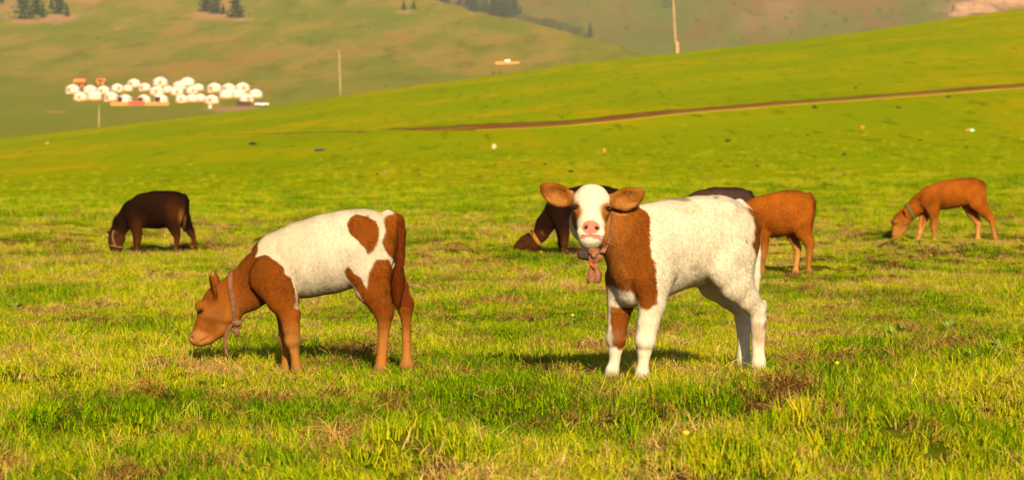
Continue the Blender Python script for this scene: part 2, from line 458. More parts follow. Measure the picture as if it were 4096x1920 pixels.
def calf_object(name, prims, res, colorfn, back_dir, n_hair, hair_len, loc, rz, eyes, tail_hair=None, hair_w=0.0015, headfn=None, ribs=None):
    P, Fc = sdf_mesh(prims, res)
    if ribs is not None:                                    # ribs faintly seen under the coat
        rbx, rbz, sx, sz, wl, am = ribs
        wgt = np.exp(-(((P[:, 0] - rbx) / sx) ** 4 + ((P[:, 2] - rbz) / sz) ** 4))
        P[:, 1] *= 1 + am * wgt * np.sin(2 * np.pi * (P[:, 0] - .25 * P[:, 2]) / wl)
    o = mesh_obj(name, P, Fc, FUR)
    o.location = loc; o.rotation_euler = (0, 0, rz)
    me = o.data
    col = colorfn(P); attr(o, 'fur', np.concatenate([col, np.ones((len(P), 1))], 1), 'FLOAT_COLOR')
    nv = np.empty(len(P) * 3, np.float32); me.vertices.foreach_get('normal', nv); nv = nv.reshape(-1, 3).astype(float)
    if n_hair:
        r = np.random.default_rng(len(P))
        v0, v1, v2 = P[Fc[:, 0]], P[Fc[:, 1]], P[Fc[:, 2]]
        ar = np.linalg.norm(np.cross(v1 - v0, v2 - v0), axis=1); cs = np.cumsum(ar); cs /= cs[-1]
        f = np.searchsorted(cs, r.random(n_hair)).clip(0, len(Fc) - 1)
        wts = r.dirichlet((1, 1, 1, 1), n_hair)
        root = (P[Fc[f]] * wts[..., None]).sum(1); nn = (nv[Fc[f]] * wts[..., None]).sum(1)
        nn /= np.linalg.norm(nn, axis=1)[:, None] + 1e-9
        groom = np.array(back_dir, float) * 0.55 + np.array([0, 0, -0.75])
        g = groom + np.stack([noise3(root, 0.05, s) for s in (1, 2, 3)], -1) * 0.22 + r.normal(size=(n_hair, 3)) * 0.16
        g = g - (g * nn).sum(1)[:, None] * nn
        g /= np.linalg.norm(g, axis=1)[:, None] + 1e-9
        d = g * 0.9 + nn * np.where(r.random(n_hair) < .2, r.uniform(.3, .75, n_hair), r.uniform(0.10, 0.32, n_hair))[:, None]; d /= np.linalg.norm(d, axis=1)[:, None]
        hc = colorfn(root)
        L = hair_len * r.uniform(0.5, 1.25, n_hair) * np.clip((root[:, 2] - .1) / 0.3, 0.3, 1)
        if headfn is not None: L = np.where(headfn(root), L * .45, L)
        L = np.where((hc[:, 1] < hc[:, 0] * .5) & (hc[:, 2] > hc[:, 1] * .60), 0.0015, L)      # bare pink skin
        side = np.cross(d, nn); side /= np.linalg.norm(side, axis=1)[:, None] + 1e-9
        a = root - nn * 0.001 + side * hair_w / 2; b = root - nn * 0.001 - side * hair_w / 2; c = root + d * L[:, None]
        HV = np.stack([b, a, c], 1).reshape(-1, 3)
        ho = mesh_obj('coat', HV, np.arange(n_hair * 3).reshape(-1, 3), HAIR, o)
        pale = np.clip((hc[:, 2] - .12) / .15, 0, 1)
        amp = .62 - .40 * pale; cl_ = .17 - .13 * pale
        hc = hc * (1 + amp * (r.random(n_hair) - .5) + cl_ * noise3(root * np.array([1, 1, .35]), 0.006, 61) + .06 * noise3(root, .03, 62))[:, None]
        hc = np.repeat(hc, 3, 0); attr(ho, 'fur', np.concatenate([hc, np.ones((len(hc), 1))], 1), 'FLOAT_COLOR')
        tipn = nn + d * 0.30 + g * (noise3(root * np.array([1, 1, .4]), 0.0055, 63) * (.20 - .13 * pale))[:, None] + r.normal(size=(n_hair, 3)) * (0.28 - .14 * pale)[:, None]; tipn /= np.linalg.norm(tipn, axis=1)[:, None]
        ho.data.normals_split_custom_set_from_vertices(np.repeat(tipn, 3, 0).tolist())
        ho['kind'] = 'stuff'
    bvh = BVHTree.FromPolygons([Vector(p) for p in P], Fc.tolist())
    for (ec, ed, er) in eyes:
        hit = bvh.ray_cast(Vector(ec), Vector(ed).normalized())
        if hit[0] is None: continue
        cpos = hit[0] + Vector(ed).normalized() * er * 0.45
        eo = sphere('eye', er, EYE, o); eo.location = cpos
    if tail_hair: brush(o, *tail_hair)
    return o, bvh

def sphere(name, r, mat, parent, seg=12, sc=(1, 1, 1)):
    vs = []; fs = []
    for i in range(seg + 1):
        th = math.pi * i / seg
        for j in range(seg * 2):
            ph = math.pi * j / seg
            vs.append((r * sc[0] * math.sin(th) * math.cos(ph), r * sc[1] * math.sin(th) * math.sin(ph), r * sc[2] * math.cos(th)))
    m = seg * 2
    for i in range(seg):
        for j in range(m): fs.append((i * m + j, (i + 1) * m + j, (i + 1) * m + (j + 1) % m, i * m + (j + 1) % m))
    return mesh_obj(name, vs, fs, mat, parent)

def brush(o, p0, p1, rad, n, length, col, seed):
    """long hairs of the tail"""
    r = np.random.default_rng(seed); p0 = np.array(p0); p1 = np.array(p1)
    t = r.random(n) ** 0.8; base = p0 + (p1 - p0) * t[:, None]
    an = r.uniform(0, 6.28, n); rr = rad * (0.4 + 0.6 * r.random(n)) * (0.75 + 0.5 * np.sin(np.pi * t))
    out = np.stack([np.cos(an), np.sin(an), np.zeros(n)], -1)
    a = base + out * rr[:, None] * 0.5
    mid = base + out * rr[:, None] + np.array([0, 0, -1.0]) * (length * 0.5 * r.uniform(.5, 1.2, n))[:, None]
    tip = base + out * rr[:, None] * 0.8 + np.array([0, 0, -1.0]) * (length * r.uniform(.6, 1.25, n))[:, None]
    side = np.stack([-np.sin(an), np.cos(an), np.zeros(n)], -1) * 0.0014
    V_ = np.stack([a - side, a + side, mid + side, mid - side, tip], 1).reshape(-1, 3)
    b = np.arange(n)[:, None] * 5
    fs = np.concatenate([b + np.array([0, 1, 2]), b + np.array([0, 2, 3]), b + np.array([3, 2, 4])])
    ho = mesh_obj('tail_brush', V_, fs, HAIR, o)
    hc = np.repeat(np.array(col) * (0.6 + 0.8 * r.random(n))[:, None], 5, 0)
    attr(ho, 'fur', np.concatenate([hc, np.ones((len(hc), 1))], 1), 'FLOAT_COLOR'); ho['kind'] = 'stuff'

def ribbon(name, pts, width_dir, width, mat, parent, thick=0.004, closed=False):
    """cloth strap along points; width_dir one vector per point or one for all"""
    pts = np.array(pts, float); n = len(pts)
    wd = np.array(width_dir, float); wd = np.broadcast_to(wd, (n, 3)) if wd.ndim == 1 else wd
    wd = wd / np.linalg.norm(wd, axis=1)[:, None]
    wv = np.broadcast_to(np.asarray(width, float), (n,))
    tg = np.gradient(pts, axis=0) if not closed else np.roll(pts, -1, 0) - np.roll(pts, 1, 0)
    nm = np.cross(tg, wd); nm /= np.linalg.norm(nm, axis=1)[:, None] + 1e-9
    sec = [pts + wd * wv[:, None] / 2 + nm * thick / 2, pts + nm * thick * 1.1, pts - wd * wv[:, None] / 2 + nm * thick / 2,
           pts - wd * wv[:, None] / 2 - nm * thick / 2, pts - nm * thick, pts + wd * wv[:, None] / 2 - nm * thick / 2]
    Vv = np.stack(sec, 1).reshape(-1, 3); fs = []
    for i in range(n if closed else n - 1):
        j = (i + 1) % n
        for s in range(6): fs.append((i * 6 + s, i * 6 + (s + 1) % 6, j * 6 + (s + 1) % 6, j * 6 + s))
    if not closed: fs += [tuple(range(5, -1, -1)), tuple((n - 1) * 6 + s for s in range(6))]
    return mesh_obj(name, Vv, fs, mat, parent)

def neck_ring(o, bvh, c, axis, width, off, mat, name='collar', wob=0.0, thick=0.004, rmax=.3):
    axis = Vector(axis).normalized(); e1 = axis.orthogonal().normalized(); e2 = axis.cross(e1)
    pts = []
    for i in range(48):
        a = 2 * math.pi * i / 48; d = e1 * math.cos(a) + e2 * math.sin(a)
        hit = bvh.ray_cast(Vector(c) + axis * wob * math.sin(3 * a), d)
        pts.append(np.array(hit[0] if hit[0] and hit[3] < rmax else Vector(c) + d * min(rmax, .1)) + np.array(d) * off)
    pts = np.array(pts)
    for _ in range(2): pts = (np.roll(pts, 1, 0) + 2 * pts + np.roll(pts, -1, 0)) / 4 
    pts = pts + (pts - np.array(c)) * 0.02
    return ribbon(name, pts, np.array(axis), width, mat, o, thick, True)

def lump(name, c, r, sc, mat, parent, seed=0, amp=0.3):
    """knotted, creased bunch of cloth"""
    o = sphere(name, 1.0, mat, parent, 14)
    P = vert_co(o); n = noise3(P, 0.35, seed) * amp + np.abs(noise3(P, 0.22, seed + 5)) * amp * 0.6
    P = P * (1 + n)[:, None] * np.array(sc) * r
    o.data.vertices.foreach_set('co', P.astype(np.float32).ravel()); o.data.update(); o.location = c
    return o

# ---- grazing calf traced from the side; template units: x to the rear, y down (1120 = ground), yd away from the viewer
TMPL = dict(
    torso=[(655, 452, 205, 135), (780, 412, 232, 165), (920, 378, 240, 180), (1050, 345, 236, 175), (1130, 318, 215, 160), (1172, 298, 182, 135)],
    neck=[(640, 415, 165, 92), (520, 520, 152, 82), (430, 590, 135, 76), (345, 640, 122, 74)],
    skull=[(262, 668, 98, 88), (225, 730, 92, 84), (186, 802, 66, 62), (150, 862, 50, 56), (128, 888, 46, 55)],
    jaw=[(320, 745, 78, 60), (265, 820, 60, 50), (200, 885, 40, 42), (168, 905, 30, 40)],
    brow=[(160, 690, 34)],
    nf=[(605, 520, 148, 62, -102), (655, 640, 98, 60, -108), (698, 735, 66, 50, -92), (708, 820, 52, 44, -86), (718, 895, 45, 42, -82), (727, 960, 34, 33, -80), (736, 1040, 32, 31, -80), (743, 1085, 37, 36, -80), (742, 1125, 42, 40, -80)],
    ff=[(620, 540, 140, 60, 92), (650, 660, 90, 55, 100), (665, 760, 60, 48, 92), (664, 895, 44, 40, 82), (664, 960, 34, 31, 80), (660, 1050, 31, 30, 78), (652, 1090, 37, 34, 78), (642, 1128, 42, 38, 78)],
    nh=[(1180, 365, 150, 70, -82), (1178, 480, 132, 74, -92), (1200, 580, 108, 66, -94), (1238, 660, 76, 52, -88), (1266, 735, 56, 42, -84), (1266, 800, 46, 37, -82), (1260, 900, 37, 32, -80), (1250, 1010, 36, 32, -80), (1242, 1075, 39, 36, -80), (1238, 1120, 42, 40, -80)],
    fh=[(1190, 370, 148, 68, 82), (1235, 500, 120, 68, 92), (1320, 590, 86, 56, 92), (1372, 660, 55, 42, 84), (1384, 710, 46, 38, 82), (1394, 800, 34, 31, 80), (1394, 900, 31, 29, 80), (1394, 1010, 32, 30, 80), (1394, 1065, 38, 34, 80), (1394, 1110, 40, 38, 80)],
    tail=[(1285, 150, 42), (1345, 175, 38), (1368, 250, 28), (1364, 400, 23), (1352, 530, 21), (1340, 600, 16)],
    ear=[(252, 650, -70), (230, 506, -126)],
    eye=(166, 714))

def grazer(J, s):
    T = lambda x, y, yd=0.0: ((x - 900) * s, yd * s, (1120 - y) * s)
    pr = []
    t = J['torso']; pr.append(tube([T(a, b) for a, b, _, _ in t], [c * s for *_, c, _ in t], [d * s for *_, d in t], 0.03))
    for key, k in (('neck', 0.03), ('skull', 0.02), ('jaw', 0.02)):
        t = J[key]; pr.append(tube([T(a, b) for a, b, _, _ in t], [c * s for _, _, c, _ in t], [d * s for *_, d in t], k))
    for (a, b, r) in J['brow']:
        for sg in (-1, 1): pr.append(ell(T(a, b, sg * 66), np.eye(3), (r * s, 24 * s, r * 1.1 * s), 0.012))
    for key in ('nf', 'ff', 'nh', 'fh'):
        t = []
        for (a, b, r1, r2, e) in J[key]:
            f = 0.86 if (b > (930 if key[1] == 'f' else 790) and b < 1055) else 1.0
            t.append((a, b, r1 * f, r2 * f, e))
        if key[1] == 'f':
            kn_ = min(J[key], key=lambda q: abs(q[1] - 895)); pr.append(ell(T(kn_[0] - 6, kn_[1] + 4, kn_[4]), np.eye(3), (46 * s, 44 * s, 46 * s), 0.012))
        else:
            hk_ = min(J[key], key=lambda q: abs(q[1] - 725)); pr.append(ell(T(hk_[0] + 26, hk_[1] - 12, hk_[4]), [(0.35, 0, 1), (0, 1, 0), (1, 0, -.35)], (46 * s, 26 * s, 24 * s), 0.012))
        fl_ = min(J[key], key=lambda q: abs(q[1] - 1078)); pr.append(ell(T(fl_[0] + 4, fl_[1], fl_[4]), np.eye(3), (42 * s, 40 * s, 34 * s), 0.012))
        pr.append(tube([T(a, b, e) for a, b, _, _, e in t], [c * s for _, _, c, _, _ in t], [d * s for _, _, _, d, _ in t], 0.011 if key[1] == 'f' else 0.020))
    # hollow of the flank, point of the shoulder, hip bones and pin bones
    tq = J['torso'][-3]
    for sg in (-1, 1): pr.append(ell(T(tq[0] + 25, tq[1] - 95, sg * (tq[3] + 18)), np.eye(3), (70 * s, 34 * s, 55 * s), 0.035, True))
    sh = J['nf'][0]
    for sg in (-1, 1):
        pr.append(ell(T(J['torso'][-1][0] - 65, J['torso'][-1][1] - 120, sg * 88), np.eye(3), (44 * s, 26 * s, 34 * s), 0.03))
        pr.append(ell(T(J['torso'][-1][0] + 120, J['torso'][-1][1] - 50, sg * 50), np.eye(3), (40 * s, 28 * s, 40 * s), 0.03))
    pr.append(tube([T(a, b) for a, b, _ in J['tail']], [c * s for *_, c in J['tail']], [c * s for *_, c in J['tail']], 0.012))
    (bx, by, bd), (tx, ty, td) = J['ear']
    for sg in (1, -1):
        b0 = np.array(T(bx, by, bd * sg)); t0 = np.array(T(tx, ty, td * sg)); L = t0 - b0
        fwd = np.array([-0.75, -0.45 * sg, 0.3]); fwd = fwd - (fwd @ L) / (L @ L) * L
        sd = np.cross(L, fwd)
        pr.append(ell((b0 + t0) / 2, [L, sd, fwd], (np.linalg.norm(L) * 0.58, 40 * s, 17 * s), 0.010))
        pr.append(ell((b0 + t0) / 2 + fwd / np.linalg.norm(fwd) * 15 * s + L * 0.08, [L, sd, fwd], (np.linalg.norm(L) * 0.44, 28 * s, 14 * s), 0.006, True))
    # mouth crease and nostril
    m0 = J['jaw'][-1]; n0 = J['skull'][-1]
    a_ = np.array(T(n0[0] + 8, n0[1] + 34)); b_ = np.array(T(J['jaw'][-2][0] + 18, J['jaw'][-2][1] - 12)); L = b_ - a_; up = np.cross(L, (0, 1, 0))
    for sg in (-1, 1):
        pr.append(ell((a_ + b_) / 2 + np.array([0, sg * 50 * s, 0]), [L, (0, 1, 0), up], (np.linalg.norm(L) * .62, 17 * s, 6 * s), 0.005, True))
        pr.append(ell(T(J['jaw'][0][0] - 5, J['jaw'][0][1] - 5, sg * 58), np.eye(3), (46 * s, 18 * s, 46 * s), 0.02))
        pr.append(ell(T(n0[0] - 22, n0[1] - 2, sg * 40), np.eye(3), (15 * s, 18 * s, 10 * s), 0.005, True))
    ex, ey = J['eye']
    eyes = [((((ex - 900) * s), sg * 0.5, (1120 - ey) * s), (0, -sg, 0), 13 * s) for sg in (-1, 1)]
    return pr, eyes

def feet_dirt(col, z, P):
    d = np.clip((0.07 - z) / 0.05, 0, 1) * 0.75 + np.clip(noise3(P, 0.02, 9) - 0.9, 0, 1) * (z < 0.3)
    return mixc(col, MUD, d)

# ---- calf 1: brown and white, grazing
S1 = 0.662 / 912.0
P_HEAD = [(-50, 450), (350, 480), (445, 375), (508, 288), (522, 296), (506, 355), (488, 400), (545, 390), (620, 408), (655, 478), (712, 520), (745, 590), (748, 650), (735, 690), (800, 770), (800, 1250), (-50, 1250)]
P_HIP = [(1052, 190), (1065, 150), (1100, 135), (1160, 140), (1215, 165), (1232, 220), (1225, 300), (1200, 352), (1168, 376), (1140, 340), (1110, 285), (1060, 235)]
P_RUMP = [(1265, 160), (1330, 122), (1450, 150), (1450, 340), (1330, 400), (1296, 380), (1265, 340), (1258, 280), (1280, 205)]
P_THIGH = [(1212, 410), (1290, 410), (1330, 480), (1450, 560), (1500, 1250), (1150, 1250), (1150, 660), (1095, 560), (1042, 482), (1055, 440), (1110, 490), (1150, 540), (1175, 578), (1180, 480)]
def col_spotted(P):
    x = P[:, 0] / S1 + 900; y = 1120 - P[:, 2] / S1
    wx = x + noise3(P, 0.012, 31) * 7 + noise3(P, 0.05, 32) * 9; wy = y + noise3(P, 0.012, 33) * 7
    sd = np.maximum.reduce([in_poly(wx, wy, p) for p in (P_HEAD, P_HIP, P_RUMP, P_THIGH)])
    tailm = (x > 1338) & (y > 120) & (y < 700) & (np.abs(P[:, 1]) < 0.045)
    br = np.repeat(BROWN[None], len(P), 0)
    n = noise3(P, 0.06, 35)
    br = br * (1 + 0.22 * n + .10 * noise3(P, .025, 38))[:, None]
    br = mixc(br, ORANGE, smooth((y - 700) / 260) * 0.9 * (x > 480) + smooth((y - 560) / 250) * 0.40 * (x < 520))
    br = mixc(br, BROWN * 0.72, np.exp(-(((x - 680) / 70) ** 2 + ((y - 600) / 60) ** 2)) * 0.8)
    br = mixc(br, BROWN * 0.55, np.exp(-(((x - 225) / 40) ** 2 + ((y - 640) / 30) ** 2)) * 0.6)
    br = mixc(br, np.array([.05, .018, .006]), smooth(1.5 - np.hypot((x - 166) / 15, (y - 714) / 11)) * .85)
    br = mixc(br, BROWN * .6, smooth(1.4 - np.hypot((x - 200) / 60, (y - 800) / 40) + .5 * n) * .5)
    br = mixc(br, np.array([.40, .19, .07]), smooth(1.5 - np.hypot((x - 130) / 60, (y - 895) / 45) + .3 * n) * 0.4)
    wh = np.repeat(WHITE[None], len(P), 0) * (1 + 0.05 * noise3(P, 0.03, 36))[:, None]
    wh = mixc(wh, np.array([.43, .31, .18]), np.clip(noise3(P, 0.07, 37) * .5 + .05, 0, .28))
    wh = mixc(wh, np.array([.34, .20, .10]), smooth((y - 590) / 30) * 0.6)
    c = mixc(wh, br, sd / 6 + 0.5)
    c = np.where(tailm[:, None], DKRED * (1 + 0.2 * n)[:, None], c)
    return feet_dirt(c, P[:, 2], P)
pr, eyes = grazer(TMPL, S1)
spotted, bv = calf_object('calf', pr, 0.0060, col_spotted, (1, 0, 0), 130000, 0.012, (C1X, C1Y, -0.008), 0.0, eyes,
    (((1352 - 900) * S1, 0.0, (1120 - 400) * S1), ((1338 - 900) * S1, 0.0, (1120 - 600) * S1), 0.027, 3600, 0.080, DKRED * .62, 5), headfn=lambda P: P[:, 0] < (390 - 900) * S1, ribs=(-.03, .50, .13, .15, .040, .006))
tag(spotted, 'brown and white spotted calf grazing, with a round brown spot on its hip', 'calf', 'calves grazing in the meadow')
STRAP = plain('faded_strap', (0.15, 0.068, 0.035), 0.9, 0.1, 0.3, 60, 0.004)
T1 = lambda x, y, yd=0.0: ((x - 900) * S1, yd * S1, (1120 - y) * S1)
cl = neck_ring(spotted, bv, T1(352, 645), (1, 0, 0.10), 0.023, 0.003, STRAP, wob=0.004)
kn = lump('knot', T1(378, 795, -60), 0.017, (1.25, .8, .95), STRAP, cl, 3, .5)
lump('loop', T1(376, 838, -62), 0.013, (1.1, .7, 1.1), STRAP, cl, 8, .5)
ribbon('strap_end', [T1(352, 790, -66), T1(335, 815, -74), T1(318, 860, -76), T1(308, 910, -74), T1(312, 960, -74), T1(330, 1000, -76)], (1, 0, 0.35), [.02, .026, .024, .016, .013, .018], STRAP, cl)
ribbon('strap_tail', [T1(395, 790, -58), T1(420, 765, -52), T1(446, 742, -40)], (0.3, 0, 1), [.016, .014, .008], STRAP, cl)

# ---- calf 2: white with a brown shoulder, looking at the camera
TH = math.radians(32); fdir = np.array([-math.cos(TH), -math.sin(TH), 0]); ldir = np.array([math.sin(TH), -math.cos(TH), 0])
def w2l(v): v = np.asarray(v, float); return np.array([v @ fdir, v @ ldir, v[2]])
HA = np.array([-0.05, -0.47, -0.88]); HA /= np.linalg.norm(HA)           # poll to muzzle
HB = np.array([1.0, 0.0, -0.05]); HB = HB - (HB @ HA) * HA; HB /= np.linalg.norm(HB)
HC = np.cross(HA, HB); HC = -HC if HC[1] > 0 else HC                       # out of the face
pollw = at(2372, 718, 10.08); HP = w2l(pollw - np.array([C2X, C2Y, 0]))
LA, LB, LC = w2l(HA), w2l(HB), w2l(HC); LUP = np.array([0, 0, 1.0]); LTO = w2l((0, -1, 0))
def hd(b, t, c): return HP + b * LB + t * LA + c * LC
p2 = []
p2.append(tube([(.20, 0, .560), (.10, 0, .585), (-.04, 0, .610), (-.13, 0, .620), (-.148, 0, .616)], [.205, .196, .182, .174, .172], [.115, .128, .138, .130, .120], 0.03))
p2.append(tube([(.24, 0, .60), (.33, .0, .638), hd(0, .11, -.17), hd(0, .09, -.10)], [.150, .116, .088, .072], [.095, .082, .075, .072], 0.035))
p2.append(tube([(.315, -.01, .385), (.33, 0, .48), (.36, 0, .60)], [.060, .085, .09], [.085, .08, .07], 0.05))
p2.append(tube([hd(0, .062, -.060), hd(0, .125, -.050), hd(0, .185, -.036), hd(0, .235, -.030), hd(0, .255, -.030)], [.062, .060, .050, .043, .038], [.079, .073, .058, .054, .050], 0.02, LB))
p2.append(tube([hd(0, .12, -.115), hd(0, .19, -.085), hd(0, .255, -.055), hd(0, .272, -.048)], [.050, .040, .028, .022], [.056, .048, .042, .036], 0.02, LB))
p2.append(ell(hd(0, .020, -.065), [LB, LA, LC], (.055, .028, .045), .02))
for sg in (-1, 1):
    p2.append(ell(hd(sg * .064, .118, -.020), [LB, LA, LC], (.020, .026, .020), .014))
    p2.append(ell(hd(sg * .040, .235, -.010), [LB, LA, LC], (.018, .022, .018), .012))
    L = LB * sg * 1.0 + LUP * 0.20; nrm = LTO - (LTO @ L) / (L @ L) * L; sd_ = np.cross(L, nrm)
    Ln = L / np.linalg.norm(L); nn_ = nrm / np.linalg.norm(nrm); e0 = hd(sg * .074, .052, -.070)
    q_ = [e0 + Ln * a + LUP * u + nn_ * f for a, u, f in ((0, 0, 0), (.03, -.004, .006), (.06, -.004, .010), (.09, .001, .010), (.118, .010, .006), (.136, .020, .0))]
    p2.append(tube(q_, [.024, .036, .046, .045, .030, .012], [.018, .014, .012, .011, .010, .008], .010, nn_))
    p2.append(ell(e0 + Ln * .074 + nn_ * .022, [L, sd_, nrm], (.052, .032, .016), .006, True))
    p2.append(ell(hd(sg * .023, .222, .012), [LB, LA, LC], (.0085, .0105, .012), .004, True))
p2.append(ell(hd(0, .256, .006), [LB, LA, LC], (.040, .0020, .006), .004, True))
leg = lambda pts: tube([p[:3] for p in pts], [p[3] for p in pts], [p[4] for p in pts], 0.02)
p2.append(leg([(.24, .075, .56, .125, .058), (.27, .088, .44, .095, .056), (.275, .088, .34, .062, .05), (.288, .08, .26, .048, .042), (.298, .072, .185, .043, .041), (.300, .068, .142, .031, .030), (.302, .064, .09, .0225, .023), (.306, .062, .05, .030, .029), (.314, .062, .005, .034, .032)]))
p2.append(leg([(.24, -.075, .56, .125, .058), (.29, -.088, .44, .095, .056), (.31, -.09, .34, .062, .05), (.325, -.092, .26, .045, .039), (.333, -.092, .185, .042, .039), (.336, -.092, .142, .030, .029), (.340, -.094, .09, .0225, .022), (.350, -.096, .05, .030, .028), (.362, -.096, .005, .034, .032)]))
p2.append(leg([(-.155, .075, .60, .145, .062), (-.135, .092, .50, .120, .066), (-.160, .098, .42, .084, .056), (-.218, .098, .355, .056, .044), (-.275, .094, .300, .042, .036), (-.286, .092, .25, .037, .033), (-.287, .088, .15, .027, .026), (-.292, .086, .07, .032, .030), (-.290, .086, .005, .036, .034)]))
p2.append(leg([(-.155, -.075, .60, .145, .062), (-.155, -.092, .50, .120, .066), (-.195, -.098, .42, .084, .056), (-.265, -.096, .355, .056, .044), (-.335, -.092, .300, .042, .036), (-.345, -.092, .25, .037, .033), (-.346, -.09, .15, .027, .026), (-.347, -.09, .07, .032, .030), (-.345, -.09, .005, .036, .034)]))
for sg in (-1, 1):
    p2.append(ell((-.12, sg * .085, .735), np.eye(3), (.04, .026, .03), .035)); p2.append(ell((-.30, sg * .045, .66), np.eye(3), (.035, .025, .035), .035))
p2.append(tube([(-.25, 0, .755), (-.305, 0, .715), (-.334, .006, .64), (-.340, .012, .54), (-.338, .012, .44), (-.335, .01, .37)], [.026, .024, .019, .017, .016, .013], [.026, .024, .019, .017, .016, .013], .012))
p2.append(ell((-.02, 0, .430), np.eye(3), (.05, .03, .02), .03))
for sg, xx in ((1, -.305), (-1, -.365)): p2.append(ell((xx, sg * .093, .312), [(-.35, 0, 1), (0, 1, 0), (1, 0, .35)], (.034, .019, .018), .012))
for sg in (-1, 1): p2.append(ell((-.055, sg * .152, .70), np.eye(3), (.05, .024, .04), .028, True))
for sg, xx in ((1, .306), (-1, .341)): p2.append(ell((xx, sg * .082, .185), np.eye(3), (.040, .038, .036), .012))

O2 = np.array([C2X, C2Y, 0.0])
def z5(zx, zy, D=0.0):
    d = C2Y + D; p = at(2050 + .7285 * zx, 680 + .7285 * zy, d); return (p[0] - C2X, p[2])
def zp(lst, D=-.08): return [z5(a, b, D) for a, b in lst]
Q_SH = zp([(430, 215), (560, 225), (640, 232), (700, 272), (735, 340), (752, 450), (766, 560), (780, 640), (778, 712), (742, 756), (716, 752), (692, 735), (664, 690), (640, 645), (600, 655), (560, 632), (520, 622), (470, 600), (380, 560), (380, 215)])
Q_RUMP = zp([(1276, 195), (1320, 200), (1420, 230), (1420, 520), (1345, 470), (1318, 448), (1292, 410), (1305, 360), (1316, 300), (1300, 240)], .15)
Q_LEG = zp([(540, 735), (660, 735), (650, 800), (625, 900), (612, 965), (545, 962), (535, 850)], -.05)
def col_white(P):
    w = P[:, :1] * fdir + P[:, 1:2] * ldir
    U = w[:, 0]; z = P[:, 2]
    wu = U + noise3(P, 0.011, 41) * .005 + noise3(P, 0.04, 42) * .007; wz = z + noise3(P, 0.011, 43) * .007
    rel = P - HP; b = rel @ LB; t = rel @ LA; c = rel @ LC
    head = (c > -0.135) & (t < 0.31) & (t > -0.08) & (np.abs(b) < 0.25)
    sd = np.maximum(in_poly(wu, wz, Q_SH), in_poly(wu, wz, Q_RUMP))
    sd = np.where(np.abs(P[:, 1]) < 0.2, sd, sd)
    legm = np.where(P[:, 1] < -0.03, in_poly(wu, wz, Q_LEG), -1)
    sd = np.maximum(sd, legm)
    tail = (P[:, 0] < -.318) & (z < .66) & (np.abs(P[:, 1] - .01) < .022)
    sd = np.where(tail, -1, sd)
    ab = np.abs(b + 0.004); nb = noise3(P, 0.012, 45) * 0.004
    eyep = 1 - np.sqrt(((ab - .070 + nb) / .031) ** 2 + ((t - .138 + nb) / .046) ** 2)
    sidep = np.minimum((-0.040 - c + nb) / .02, (0.205 - t + nb) / .02)
    sidep = np.minimum(sidep, (ab - .064) / .01)
    topp = np.where(t < .03, (ab - .084) / .01, 1.0)
    earp = np.where(ab > .086, 1.0, -1.0)
    lowj = np.where((c < -.10) & (t > .17), 0.2, -1.0)
    hsd = np.maximum.reduce([eyep, np.minimum(sidep, topp), earp, lowj]) * 0.02
    sd = np.where(head, hsd, sd)
    n = noise3(P, 0.05, 46); n2 = noise3(P, 0.02, 47)
    br = np.repeat(BROWN[None] * 1.02, len(P), 0) * (1 + 0.15 * n)[:, None]
    br = mixc(br, ORANGE * .95, np.clip(smooth((U + .22) / -.16) * .45 * (z > .3), 0, 1))
    br = np.where((head & (ab > .10) & (c > -.105) & (t < .10))[:, None], mixc(BROWN * 1.0, ORANGE * 1.0, 0.45 + 0.5 * n2 + .5 * (np.abs(t - .03) > .03)), br)  # ears coloured brighter, edges most, for their sunlit fringe
    wh = np.repeat(WHITE[None] * 1.16, len(P), 0) * (1 + 0.04 * n)[:, None]
    wh = mixc(wh, np.array([.40, .28, .15]), np.clip(noise3(P, 0.045, 48) * .8 - .45, 0, .28) * (~head))
    for (qx, qy, rx, ry, k, D) in ((900, 152, 60, 9, .6, 0), (1110, 145, 18, 10, .75, .1), (975, 520, 45, 18, .35, 0), (1270, 375, 7, 14, .7, .1), (1390, 835, 22, 30, .75, .1), (1345, 880, 22, 80, .45, .1), (665, 980, 30, 30, .6, -.2), (1215, 480, 40, 40, .25, .1), (545, 1140, 25, 35, .6, -.1)):
        cu, cz = z5(qx, qy, D); r_ = .7285 / 930
        wh = mixc(wh, MUD * 1.4, k * smooth(1.5 - np.sqrt(((U - cu) / (rx * r_)) ** 2 + ((z - cz) / (ry * r_)) ** 2) + n2 * .5))
    wh = np.where((head & (t > .258) & (c < -.01))[:, None], mixc(wh, np.array([.30, .25, .19]), np.full(len(P), .6)), wh)  # chin greyed: shade under the muzzle put into the coat colour
    cc = mixc(wh, br, sd / .010 + .5)
    nose = 1 - np.sqrt((b / .041) ** 2 + ((t - .222) / .032) ** 2) + n2 * .05
    lip = (np.abs(t - .263) < .006) & (np.abs(b) < .042) & (c > -.04)
    cc = np.where((head & (c > -.03))[:, None], mixc(cc, PINK, nose / .12 + .3), cc)
    cc = np.where((head & lip)[:, None], PINK * 1.05, cc)
    mouth = (np.abs(t - .2555) < .0022) & (np.abs(b) < .044) & (c > -.04)
    cc = np.where((head & mouth)[:, None], np.array([.22, .08, .06]), cc)
    for sg in (-1, 1):
        ns = np.sqrt(((b - sg * .023) / .0085) ** 2 + ((t - .222) / .009) ** 2)
        cc = mixc(cc, np.array([.06, .015, .012]), (1.25 - ns) * 3 * (head & (c > -.04)))
        er_ = np.sqrt(((b - sg * .069) / .017) ** 2 + ((t - .124) / .012) ** 2)
        cc = mixc(cc, np.array([.05, .018, .008]), (1.2 - er_) * 2.5 * (head & (c > -.06)))
    return feet_dirt(cc, z, P)
eyes2 = [(tuple(hd(sg * .070, .124, .2)), tuple(-LC + LB * 0.0), .0115) for sg in (-1, 1)]
